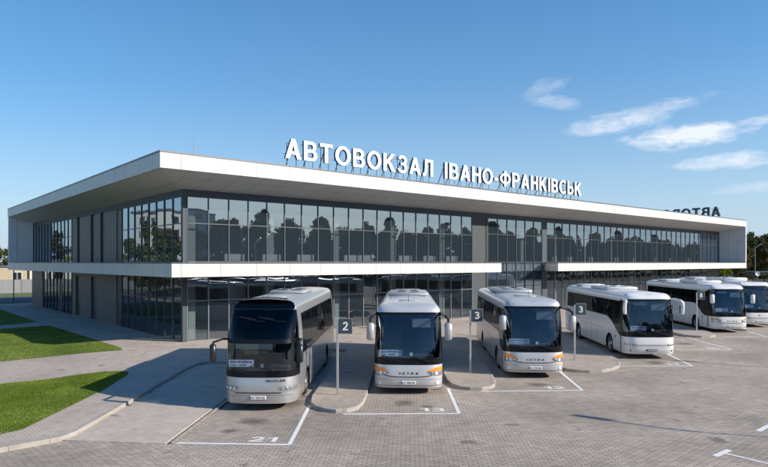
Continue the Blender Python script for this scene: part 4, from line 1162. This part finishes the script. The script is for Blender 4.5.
    if g('front_text'):
        s_, x0, zt0, hh, wd = g('front_text')
        vs, fs, w, _ = text_mesh(s_, hh); b = MB(); k = wd / w
        def onf(x, z):     # front surface depth at x
            lo, hi = 0.0, 0.999
            for _i in range(30):
                mid = (lo + hi) / 2
                if P(mid, z).x < abs(x): lo = mid
                else: hi = mid
            return P(lo, z).y
        b.add([(x0 + v.x * k, onf(x0 + v.x * k, zt0 + v.y) - (.018 if tall else .010), zt0 + v.y) for v in vs], fs)
        b.build('front_lettering', 'ink_black', root)
    if g('emblem'):
        b = MB(); p = P(0, 1.0, .01); b.lathe([(.0, -.012), (.06, -.012), (.07, 0), (.07, .02)], (0, p.y, .95), 'Y', 16); b.build('emblem', 'lamp_chrome', root)
    # wipers
    b = MB()
    if tall:
        for x0, x1 in ((.15, -.55), (.85, .1)):
            b.tube([(x0, P(.2, 2.92).y - .05, 2.98), ((x0 + x1) / 2, P(.2, 2.97).y - .07, 3.0), (x1, P(.35, 3.05).y - .03, 3.07)], .014, 6)
            b.tube([(x1 + .35, P(.3, 3.02).y - .05, 3.04), (x1 - .25, P(.4, 3.1).y - .03, 3.12)], .02, 5)
    wz0 = 1.33
    for x0, x1 in ((-.25, -1.0), (.85, .05)):
        f0 = yf(wz0) - .05
        b.tube([(x0, f0, wz0 - .05), ((x0 + x1) / 2, yf(1.4) - .04, wz0 + .03), (x1, yf(1.45) + (.12 if abs(x1) > .8 else -.03), wz0 + .12)], .013, 6)
        b.tube([(x1 + .42, yf(1.42) - .035, wz0 + .06), (x1 - .0, yf(1.5) + (.10 if abs(x1) > .8 else -.03), wz0 + .14)], .018, 5)
    b.build('wiper', 'black_plastic', root)
    # mirrors
    ms = g('mirror', 'loop')
    for sg in (-1, 1):
        if ms == 'loop':
            a = MB(); p0 = P(sg * .97, 2.98); 
            out = g('mout', (.12, .18))[0 if sg < 0 else 1]
            a.tube([p0, p0 + Vector((sg * .03, -.14, .05)), Vector((sg * (W + out * .45), -.04, 2.98)), Vector((sg * (W + out), -.06, 2.88)), Vector((sg * (W + out), -.05, 2.66))], [.045, .055, .055, .055, .045], 8)
            ar = a.build('mirror_arm', 'black_plastic', root, smooth=True)
            h = MB(); xx = sg * (W + out); h.box(xx - .14, xx + .14, -.17, .04, 2.08, 2.74, bev=.06); hs = h.build('mirror_housing', g('mirror_mat', paint), ar, smooth=True, angle=60)
            h = MB(); h.box(xx - .10, xx + .10, .041, .048, 2.18, 2.66); h.build('mirror_glass', 'lamp_chrome', ar)
        elif ms == 'ear':
            a = MB(); p0 = P(sg * .90, ze - .05)
            out = .22 if sg > 0 else .10
            xo = sg * (W + out)
            a.tube([p0 + Vector((0, .05, .02)), p0 + Vector((sg * .12, -.22, .06)), Vector((sg * (W + out * .6), -.12, 3.02)), Vector((xo, -.12, 2.92)), Vector((xo + sg * .02, -.10, 2.74)), Vector((xo + sg * .01, -.08, 2.5)), Vector((xo, -.08, 2.34))], [.05, .065, .075, .085, .095, .095, .07], 10)
            ar = a.build('mirror_housing', g('mirror_mat', paint), root, smooth=True)
            h = MB(); h.box(xo - .08, xo + .08, .035, .045, 2.38, 2.78); h.build('mirror_glass', 'black_gloss', ar)
            a = MB()
            if sg > 0:
                p1 = P(.9, 2.7); a.tube([p1, p1 + Vector((.02, -.25, .05)), Vector((.98, -.1, 2.6)), Vector((.97, -.08, 2.35))], .03, 6); a.box(.88, 1.06, -.14, -.02, 2.0, 2.36, bev=.03)
                a.build('kerb_mirror', 'black_plastic', root, smooth=True)
        else:
            a = MB(); p0 = P(sg * .95, 2.33); out = .20
            xx = sg * (W + out)
            a.tube([p0, p0 + Vector((sg * .15, -.22, .03)), Vector((xx - sg * .03, -.25, 2.36)), Vector((xx, -.25, 2.28))], .04, 8)
            ar = a.build('mirror_arm', 'black_plastic', root, smooth=True)
            h = MB(); h.box(xx - .10, xx + .10, -.33, -.15, 1.68, 2.3, bev=.05); h.build('mirror_housing', 'black_plastic', ar, smooth=True, angle=60)
    # door on the passenger side (left in the picture), seams and flaps
    seam = MB()
    def vs_(u, z0, z1, sgs=(-1, 1), w=.008):
        for sg in sgs:
            a, c = sorted((sg * (u - w), sg * (u + w))); patch(seam, a, c, z0, z1, 4, .003)
    d0, d1 = 1.02, 1.72
    dm = MB(); patch(dm, -d1, -d0, .36, lambda u: zb(u) - .03, 4, .006, extra=exx); dr = dm.build('door', paint, root, smooth=True)
    h = MB(); p = P(-1.62, 1.0, .02); h.box(p.x - .02, p.x + .01, p.y - .02, p.y + .1, .98, 1.06, bev=.008); h.build('door_handle', 'black_plastic', dr)
    vs_(d0 - .03, .3, z1b, (-1,)); vs_(d1 + .03, .3, belt, (-1,))
    um = 1 + (6.0 - A)
    vs_(um, .3, belt, (-1,)); vs_(um + .75, .3, belt, (-1,)); 
    yq = wheels[0] + RA + .35
    while yq < wheels[1] - RA - .2:
        vs_(1 + yq - A, .32, 1.25); yq += 1.15
    for sg in (-1, 1):
        a, c = sorted((sg * (1 + wheels[0] + RA + .35 - A), sg * (1 + wheels[1] - RA - .3 - A))); patch(seam, a, c, 1.245, 1.258, 1, .003)
        a, c = sorted((sg * 1.2, sg * REARU)); patch(seam, a, c, lambda u: max(.31, zlow(u) + .03), lambda u: max(.325, zlow(u) + .045), 1, .003, extra=ex)
    vs_(1 + wheels[1] + RA + .5 - A, .32, 1.6)
    seam.build('panel_seam', 'under_dark', root)
    b = MB()
    for yq in (3.9, 5.2, 6.5, 7.6, 10.2):
        for sg in (-1, 1):
            p = P(sg * (1 + yq - A), .62, .0); b.box(p.x - .012, p.x + .012, p.y - .04, p.y + .04, .60, .64, bev=.004)
    b.build('marker_lamp', 'lamp_orange', root)
    # wheels
    for yw in wheels:
        for sg in (-1, 1):
            xw = sg * (W - .21)
            b = MB(); b.lathe([(.27, .15), (.30, .17), (.44, .165), (.475, .13), (.485, 0), (.475, -.13), (.44, -.165), (.27, -.15)], (0, 0, 0), 'X', 28)
            wh = b.build('wheel', 'tyre', root, smooth=True, loc=(xw, yw, .486))
            b = MB(); b.lathe([(.295, sg * .165), (.27, sg * .15), (.25, sg * .06), (.20, sg * .05), (.15, sg * .10), (.09, sg * .16), (.0, sg * .17)], (0, 0, 0), 'X', 24)
            for k in range(10):
                a = k * math.pi / 5; b.lathe([(.016, sg * .09), (.016, sg * .13), (0, sg * .135)], (0, .155 * math.cos(a), .155 * math.sin(a)), 'X', 6)
            b.build('rim', 'rim_steel', wh, smooth=True)
    # roof gear
    pm = g('pod', 'pod_white')
    def crown(y0, y1, hw, h, name, m, bev=.05, zb_=None):
        b = MB(); z = (zroof - .05) if zb_ is None else zb_; b.box(-hw, hw, y0, y1, z, z + h, bev=bev); return b.build(name, m, root, smooth=True, angle=60)
    for (y0, y1, hw, h, nm, mm) in g('roof', ()): 
        o = crown(y0, y1, hw, h, nm, mm, bev=min(.06, h * .4))
        if nm == 'air_conditioner':
            zz = zroof - .05 + h
            for k in (0.25, .75):
              for xf_ in (-.32, .32):
                b = MB(); yc = y0 + (y1 - y0) * k; b.lathe([(.24, .001), (.24, .02), (.2, .02), (.2, .003), (0, .003)], (xf_, yc, zz), 'Z', 16); b.build('fan', 'black_plastic', o)
    b = MB(); b.tube([(0.0, 1.5, zroof - .03), (0.0, 1.58, zroof + .28)], [.012, .006], 5); b.build('aerial', 'black_plastic', root)
    return root

coach(dict(pos=(-5.08, 20.25), turn=1.0, W=1.25, L=12.2, ze=3.36, rr=.30, paint='paint_champagne', tall=True, label='silver coach with tall black two-part windscreen, leftmost in the row', lamps='round4',
           belt=1.72, swoosh=(1.3, 1.7), ztop=3.16, pillar=(.99, 1.75), mirror='drop', front_text=('NEOPLAN', .28, 1.0, .075, .62), dest=(-.64, 1.56), pod='pod_silver', plate='АТ 1203 АА', front_in=2.6,
           roof=((2.2, 2.9, .42, .05, 'roof_hatch', 'pod_silver'), (5.2, 7.6, .75, .13, 'air_conditioner', 'pod_silver'), (9.4, 10.1, .4, .05, 'roof_hatch', 'pod_silver')), nexp=3.3, A=1.05))
coach(dict(pos=(-0.06, 23.0), turn=.3, W=1.31, L=12.6, paint='paint_silver', label='silver coach with orange lamps beside the board numbered 2, seen head on', lamps='almond', mirror='loop',
           mirror_mat='pod_silver', front_text=('S E T R A', -.36, .79, .085, .74), dest=(-.68, 1.53), dest_w=.44, belt=1.8, swoosh=(1.1, 2.2), plate='АТ 3580 АК', pod='pod_silver',
           roof=((2.0, 2.6, .38, .05, 'roof_hatch', 'pod_silver'), (6.0, 9.0, .95, .17, 'air_conditioner', 'pod_silver'), (10.2, 11.6, .7, .1, 'roof_vent', 'pod_silver')), visor=True))
coach(dict(pos=(5.36, 26.45), turn=-.6, mout=(.10, .26), W=1.29, L=12.6, paint='paint_silver', label='silver coach with orange lamps in bay 12, its long left side showing', lamps='almond', mirror='loop',
           mirror_mat='pod_silver', front_text=('S E T R A', -.36, .79, .085, .74), dest=(-.62, 1.55), dest_w=.44, belt=1.8, swoosh=(1.1, 2.2), plate='АТ 7741 АК', pod='pod_silver',
           roof=((2.2, 3.0, .45, .06, 'roof_hatch', 'pod_silver'), (5.6, 8.6, .95, .18, 'air_conditioner', 'pod_silver'), (9.9, 11.3, .7, .1, 'roof_vent', 'pod_silver')), visor=True))
coach(dict(pos=(12.42, 32.0), turn=.6, W=1.29, L=12.0, paint='paint_white', label='white coach with big white ear mirrors and curved window line', lamps='small', mirror='ear', round=True,
           belt=2.0, swoosh=(.95, 3.4), dest=(-.55, 1.56), dest_w=.40, plate='АТ 0315 ВВ', plate_mat='board_blue', plate_ink='plate_white', blind=True, visor=True, wheels=(2.6, 8.7), ztop=2.95,
           roof=((4.2, 7.4, .9, .16, 'air_conditioner', 'pod_white'), (9.6, 11.0, .8, .12, 'roof_vent', 'pod_white')), nexp=4.2, rake=.3))
coach(dict(pos=(22.75, 44.3), turn=.2, W=1.25, L=12.6, paint='paint_white', label='white coach with black swoosh behind its door and amber lamps, second from right', lamps='almond', ind='lamp_amber_dim', mirror='loop',
           front_text=('S E T R A', -.36, .79, .085, .74), dest=(-.5, 1.6), dest_w=.42, belt=1.95, swoosh=(1.2, 3.0), plate='АТ 4402 АК', blind=True, visor=True,
           roof=((3.2, 6.2, .95, .22, 'air_conditioner', 'pod_white'), (9.0, 11.0, .8, .14, 'roof_vent', 'pod_white'))))
coach(dict(pos=(26.75, 48.0), turn=0, W=1.25, L=12.6, ze=3.18, paint='paint_white', label='rightmost white coach with pale emblem above its plate, cut by the picture edge', lamps='small', mirror='ear', mirror_mat='black_plastic',
           dest=(-.62, 1.6), dest_w=.34, belt=1.9, swoosh=(1.1, 2.5), plate='АТ 5127 ВА', emblem=True, rake=.55,
           roof=((3.4, 6.6, .95, .24, 'air_conditioner', 'pod_white'), (9.0, 11.0, .8, .14, 'roof_vent', 'pod_white'))))

# ------------------------------------------------------------------ street lamps
def street_lamp(x, y, h, az, label, arm=1.6):
    r = empty('street_lamp', (x, y, 0), az, label, 'street lamp')
    b = MB(); b.tube([(0, 0, 0), (0, 0, 1.0), (0, 0, h - .5)], [.08, .055, .035], 10); b.build('pole', 'galvanised', r, smooth=True)
    b = MB(); b.tube([(0, 0, h - .55), (.15, 0, h - .25), (.6, 0, h - .02), (arm * .75, 0, h + .2)], [.055, .05, .045, .04], 8); a = b.build('arm', 'galvanised', r, smooth=True)
    b = MB(); M = Matrix.Translation((arm * .95, 0, h + .25)) @ Matrix.Rotation(R(-18), 4, 'Y'); b.box(-.42, .42, -.14, .14, -.05, .06, bev=.04, M=M); b.build('lamp_head', 'galvanised', a, smooth=True)
    b = MB(); b.box(-.18, .18, -.18, .18, 0, .05); b.build('base_plate', 'galvanised', r)
street_lamp(140, 46, 8.4, R(-40), 'tall grey street lamp standing beyond the right end of the station', 1.1)
# the lamps of the yard stand outside the picture but lay their shadows across it
street_lamp(26.6, -4.9, 7.9, R(92), 'yard street lamp near the right front that lays its shadow over the paving', 1.7)
street_lamp(40.4, -1.8, 7.9, R(92), 'yard street lamp farther along the row outside the picture', 1.6)

# ------------------------------------------------------------------ small items
r = empty('litter_bin', (29.4, 34.2, WALK_Z), 0, 'dark upright litter bin against the glass behind the second coach', 'litter bin')
b = MB(); b.box(-.2, .2, -.2, .2, .08, .85, bev=.03); b.build('bin_body', 'bin_dark', r)
b = MB(); b.box(-.23, .23, -.23, .23, .92, .98, bev=.02); b.build('lid', 'bin_dark', r)
b = MB(); b.box(-.18, -.14, -.02, .02, .85, .93); b.box(.14, .18, -.02, .02, .85, .93); b.build('bracket', 'galvanised', r)

# ------------------------------------------------------------------ trees
def make_tree(name, h, cr, leaf, mleaf, seed, n=1600, trunk_h=.3, shape=1.0, clumps=26):
    rnd = random.Random(seed)
    root = empty(name)
    b = MB()
    tops = []
    b.tube([(0, 0, -.1), (rnd.uniform(-.1, .1), 0, h * trunk_h * .5), (rnd.uniform(-.2, .2), rnd.uniform(-.2, .2), h * trunk_h), (0.1, 0, h * .6), (0, .1, h * .85)], [h * .022, h * .018, h * .015, h * .009, h * .003], 7)
    cl = []
    for i in range(clumps):
        a = rnd.uniform(0, 2 * math.pi); z = h * (trunk_h + (1 - trunk_h) * rnd.random() ** .85)
        k = (z / h - trunk_h) / (1 - trunk_h)
        rad = cr * (math.sin(min(1, k * .85 + .22) * math.pi) ** .6 if shape == 1.0 else (1 - k) ** .8 + .08) * rnd.uniform(.35, 1.0)
        c = Vector((rad * math.cos(a), rad * math.sin(a), z)); cl.append((c, cr * rnd.uniform(.2, .38)))
        if i % 2 == 0:
            s = Vector((0, 0, max(h * trunk_h * .8, z - rad * .8))); b.tube([s, s.lerp(c, .55) + Vector((0, 0, .1)), c], [h * .007, h * .004, h * .0015], 5)
    b.build('trunk', 'bark', root)
    vs = []; fs = []
    for i in range(n):
        c, rc = cl[rnd.randrange(len(cl))]
        d = Vector((rnd.gauss(0, 1), rnd.gauss(0, 1), rnd.gauss(0, .7))); d = d.normalized() * rc * rnd.random() ** .4
        p = c + d; s = leaf * rnd.uniform(.5, 1.3)
        n1 = Vector((rnd.gauss(0, 1), rnd.gauss(0, 1), rnd.gauss(0, 1) + .6)).normalized(); t1 = n1.orthogonal().normalized(); t2 = n1.cross(t1)
        an = rnd.uniform(0, 6.28); e1_ = (t1 * math.cos(an) + t2 * math.sin(an)) * s; e2_ = (t2 * math.cos(an) - t1 * math.sin(an)) * s * .55
        k = len(vs); vs += [p - e1_, p + e2_ - e1_ * .2, p + e1_, p - e2_ + e1_ * .1]; fs.append((k, k+1, k+2, k+3))
    b = MB(); b.add(vs, fs); b.build('crown', mleaf, root, recalc=False)
    return root
protos = {}
def place_tree(kind, x, y, s, rz, label, group, zs=1.0, z=0.0):
    p, used = protos[kind]
    o = p if not used else copy_tree(p)
    protos[kind][1] = True
    o.location = (x, y, z); o.scale = (s, s, s * zs); o.rotation_euler = (0, 0, rz)
    tag(o, label, 'tree' if 'bush' not in kind else 'bush', group)
protos['broadleaf_tree'] = [make_tree('broadleaf_tree', 12, 4.3, .40, 'leaf_dark', 1, 4200, .16, clumps=44), False]
protos['leafy_tree'] = [make_tree('leafy_tree', 12, 3.8, .38, 'leaf_mid', 2, 3800, .16, clumps=40), False]
protos['autumn_tree'] = [make_tree('autumn_tree', 11, 3.9, .38, 'leaf_autumn', 3, 3600, .16, clumps=40), False]
protos['conifer_tree'] = [make_tree('conifer_tree', 14, 2.9, .40, 'leaf_dark', 4, 3600, .1, shape=2.0, clumps=50), False]
protos['bright_bush'] = [make_tree('bright_bush', 3.2, 1.9, .2, 'leaf_bright', 5, 1500, .15, clumps=22), False]
protos['hedge_bush'] = [make_tree('hedge_bush', 2.6, 1.9, .2, 'leaf_autumn', 6, 1300, .05, clumps=22), False]
rnd = random.Random(21)
# beyond the right end of the station
for i in range(24):
    D = rnd.uniform(205, 265); lat = D * (0.575 + i * .0125)
    x, y = lat * CY + D * SY, -lat * SY + D * CY
    kind = ('broadleaf_tree', 'autumn_tree', 'broadleaf_tree', 'autumn_tree')[i % 4]
    place_tree(kind, x, y, rnd.uniform(1.25, 1.5), rnd.uniform(0, 6), 'dark tree in the wood behind the right end of the station', 'trees of the dark wood on the right')
for i in range(14):
    D = rnd.uniform(160, 190); lat = D * (0.585 + i * .02)
    x, y = lat * CY + D * SY, -lat * SY + D * CY
    place_tree(('autumn_tree', 'broadleaf_tree')[i % 2], x, y, rnd.uniform(.9, 1.1), rnd.uniform(0, 6), 'brownish tree at the near edge of the wood behind the lamp', 'trees at the near edge of the wood')
def camxy(px, D):
    lat = (px - 384) / FPX * D
    return lat * CY + D * SY, -lat * SY + D * CY
x, y = camxy(723, 112); place_tree('bright_bush', x, y, 1.25, .4, 'bright green young tree just beyond the right end of the station', None)
for i in range(7):
    x, y = camxy(742 + i * 9, 118 + rnd.uniform(-2, 2)); place_tree('hedge_bush', x, y, rnd.uniform(.85, 1.1), rnd.uniform(0, 6), 'brown green bush of the low hedge on the right', 'bushes of the hedge on the right')
# hill
b = MB(); nx, ny = 34, 14; vs = []; fs = []
for j in range(ny):
    for i in range(nx):
        D = 270 + j * 34; k = .35 + i * .045; lat = D * k
        hh = 13.5 * math.sin(min(1, j / 4) * math.pi / 2) * (.8 + .3 * math.sin(i * .7) * math.sin(j * .9 + 1)) - .5
        vs.append((lat * CY + D * SY, -lat * SY + D * CY, hh))
for j in range(ny - 1):
    for i in range(nx - 1): fs.append((j*nx+i, j*nx+i+1, (j+1)*nx+i+1, (j+1)*nx+i))
b.add(vs, fs); tag(b.build('hills', 'hill_cover', smooth=True), kind='structure')
# walls and mirror on the right
def fence_run(p, q, h, m, label, nposts, name='fence', cap=None):
    p, q = Vector(p), Vector(q); L_ = (q - p).length; ang = math.atan2(q.y - p.y, q.x - p.x)
    r = empty(name, p, ang, label, 'fence')
    b = MB(); b.box(0, L_, -.03, .03, .12, h); b.build('panel', m, r)
    b = MB(); b.box(0, L_, -.05, .05, h + .002, h + .06); b.box(0, L_, -.06, .06, 0, .118); b.build('rail', m if not cap else cap, r)
    for i in range(nposts + 1):
        b = MB(); x = L_ * i / nposts; b.box(x - .06, x + .06, -.10, -.034, 0, h + .1); b.build('fence_post', m if not cap else cap, r)
x0, y0 = camxy(700, 108); x1, y1 = camxy(830, 108)
fence_run((x0, y0, 0), (x1, y1, 0), 2.0, 'fence_dark', 'dark boundary fence behind the two right coaches', 12)
x0, y0 = camxy(760, 128); x1, y1 = camxy(860, 118)
r = empty('low_building', (x0, y0, 0), -R(CAM_YAW), 'low pale grey wall block beside the hedge on the right', 'building')
b = MB(); b.box(0, 26, 0, 5, 0, 2.9); b.build('wall', 'pier_cladding', r); b = MB(); b.box(-.2, 26.2, -.2, 5.2, 2.902, 3.1); b.build('roof', 'roof_cap', r)
x0, y0 = camxy(757.5, 112)
r = empty('satellite_dish', (x0, y0, 0), -R(CAM_YAW), 'small round white dish on a pole right of the lamp', 'dish')
b = MB(); b.tube([(0, 0, 0), (0, 0, 2.7)], .04, 6); b.build('pole', 'galvanised', r)
b = MB(); b.lathe([(0, .12), (.2, .1), (.4, 0), (.42, 0), (.4, .02), (.2, .14), (0, .16)], (0, -.1, 2.9), 'Y', 18); b.build('dish', 'pod_white', r, smooth=True)

# left background beyond the building
fence_run((-60, 114.5, 0), (60, 114.5, 0), 2.15, 'fence_grey', 'long grey panel fence across the road behind the station', 24, cap='fence_grey')
def house(x, y, w, d, h, m, label, wins, flat=True, rz=0):
    r = empty('house', (x, y, 0), rz, label, 'building')
    b = MB(); b.box(0, w, 0, d, 0, h); wl = b.build('wall', m, r)
    b = MB()
    if flat: b.box(-.3, w + .3, -.3, d + .3, h + .002, h + .25)
    else: b.add([(-.4, -.4, h), (w + .4, -.4, h), (w + .4, d + .4, h), (-.4, d + .4, h), (-.4, d / 2, h + 2.4), (w + .4, d / 2, h + 2.4)], [(0, 1, 5, 4), (3, 4, 5, 2), (0, 4, 3), (1, 2, 5), (3, 2, 1, 0)])
    b.build('roof', 'roof_cap' if flat else 'roof_tile', r)
    for (wx, wz_, ww, wh_) in wins:
        b = MB(); b.box(wx, wx + ww, -.02, .02, wz_, wz_ + wh_); wo = b.build('window', 'window_dark', r)
        b = MB()
        for q in ((wx - .08, wx, wz_ - .08, wz_ + wh_ + .08), (wx + ww, wx + ww + .08, wz_ - .08, wz_ + wh_ + .08), (wx, wx + ww, wz_ + wh_, wz_ + wh_ + .08), (wx, wx + ww, wz_ - .08, wz_), (wx + ww / 2 - .03, wx + ww / 2 + .03, wz_, wz_ + wh_)):
            b.box(q[0], q[1], -.05, -.022, q[2], q[3])
        b.build('frame', 'house_white', wo)
    return r
house(-38, 128, 52, 9, 5.3, 'house_white', 'long low white building behind the grey fence at far left', [(3 + i * 4.0, 1.4, 2.0, 2.0) for i in range(11)])
house(15.5, 127, 7.5, 7, 4.2, 'house_ochre', 'small ochre house seen under the ledge at the far left', [(.6, 1.2, 1.0, 1.8), (5.2, 1.0, 1.4, 2.2)])
house(23.6, 128, 30, 8, 4.3, 'house_cream', 'cream house seen through the rear glass of the station', [(2 + i * 3.4, 1.3, 1.5, 1.6) for i in range(8)])
for i in range(16):
    x = -46 + i * 6.0 + rnd.uniform(-1, 1); y = 146 + rnd.uniform(-3, 8)
    place_tree(('autumn_tree', 'leafy_tree')[i % 2], x, y, rnd.uniform(.78, 1.0), rnd.uniform(0, 6), 'olive tree in the row behind the low houses at far left', 'trees behind the low houses on the left')
for i in range(12):
    x = -30 + i * 4.4; place_tree('hedge_bush' if i % 2 else 'bright_bush', x, 139 + rnd.uniform(-1, 1), rnd.uniform(1.7, 2.0), rnd.uniform(0, 6), 'yellow green shrub behind the white building at far left', 'shrubs behind the white building')
# thin post under the ledge
b = MB(); b.tube([(13.9, 84.6, 0), (13.9, 84.6, 4.6)], .06, 8)
tag(b.build('flag_pole', 'frame_dark'), 'thin dark pole standing by the back left corner of the station', 'pole')

# ------------------------------------------------------------------ the town facing the station: seen in its glass
def apartment(x, y, w, d, floors, rz, label, m='apartment_wall'):
    r = empty('apartment_block', (x, y, 0), rz, label, 'building')
    h = floors * 2.9 + 1
    b = MB(); b.box(0, w, 0, d, 0, h); b.build('wall', m, r)
    b = MB(); b.box(-.2, w + .2, -.2, d + .2, h + .002, h + .5); b.build('roof', 'roof_cap', r)
    for f_ in range(floors):
        n = int(w / 3.2)
        b = MB()
        for i in range(n):
            xx = 1 + i * (w - 1.5) / n; b.box(xx, xx + 1.5, -.03, .05, 1.6 + f_ * 2.9, 3.1 + f_ * 2.9); b.box(xx, xx + 1.5, d - .05, d + .03, 1.6 + f_ * 2.9, 3.1 + f_ * 2.9)
        n2 = int(d / 3.5)
        for i in range(n2):
            yy = 1 + i * (d - 1.5) / n2; b.box(-.03, .05, yy, yy + 1.5, 1.6 + f_ * 2.9, 3.1 + f_ * 2.9); b.box(w - .05, w + .03, yy, yy + 1.5, 1.6 + f_ * 2.9, 3.1 + f_ * 2.9)
        b.build('window', 'window_dark', r)
apartment(-72, 118, 30, 14, 4, R(-12), 'pale apartment block west of the station, mirrored in its left glass')
apartment(-28, 128, 11, 12, 5, R(-8), 'narrow pale apartment tower mirrored in the left glass', 'house_cream')
apartment(-16, -92, 40, 14, 6, R(3), 'apartment block south of the yard mirrored in the left front glass')
apartment(40, -98, 34, 14, 6, R(-4), 'second apartment block south of the yard mirrored in the front glass', 'house_cream')
for i in range(7):
    place_tree(('leafy_tree', 'autumn_tree')[i % 2], -3 - i * 4.6 + rnd.uniform(-1, 1), 92 + i * 2 + rnd.uniform(-4, 4), rnd.uniform(.55, .9), rnd.uniform(0, 6), 'tree west of the station mirrored in its left glass', 'trees west of the station')
SW = ('tall dark round tree', 'slender dark conifer', 'olive green leafy tree', 'broad dark tree with low limbs', 'brownish thinning tree')
for i in range(120):
    x = -45 + i * 2.9 + rnd.uniform(-1.5, 1.5); row = i % 3; y = -48 - row * 7 + rnd.uniform(-3, 3)
    place_tree(('broadleaf_tree', 'conifer_tree', 'leafy_tree', 'broadleaf_tree', 'autumn_tree')[i % 5], x, y, rnd.uniform(.86, 1.12) + .12 * row, rnd.uniform(0, 6), SW[i % 5] + ' in the wood mirrored in the station glass', 'trees in the wood south of the yard')
# low wall of the yard's south side, so the glass mirrors more than bare paving
fence_run((-40, -40, 0), (160, -40, 0), 1.8, 'fence_dark', 'low dark fence along the south side of the yard', 30)
SC.render.engine = 'CYCLES'
SC.cycles.max_bounces = 8
SC.cycles.transparent_max_bounces = 12
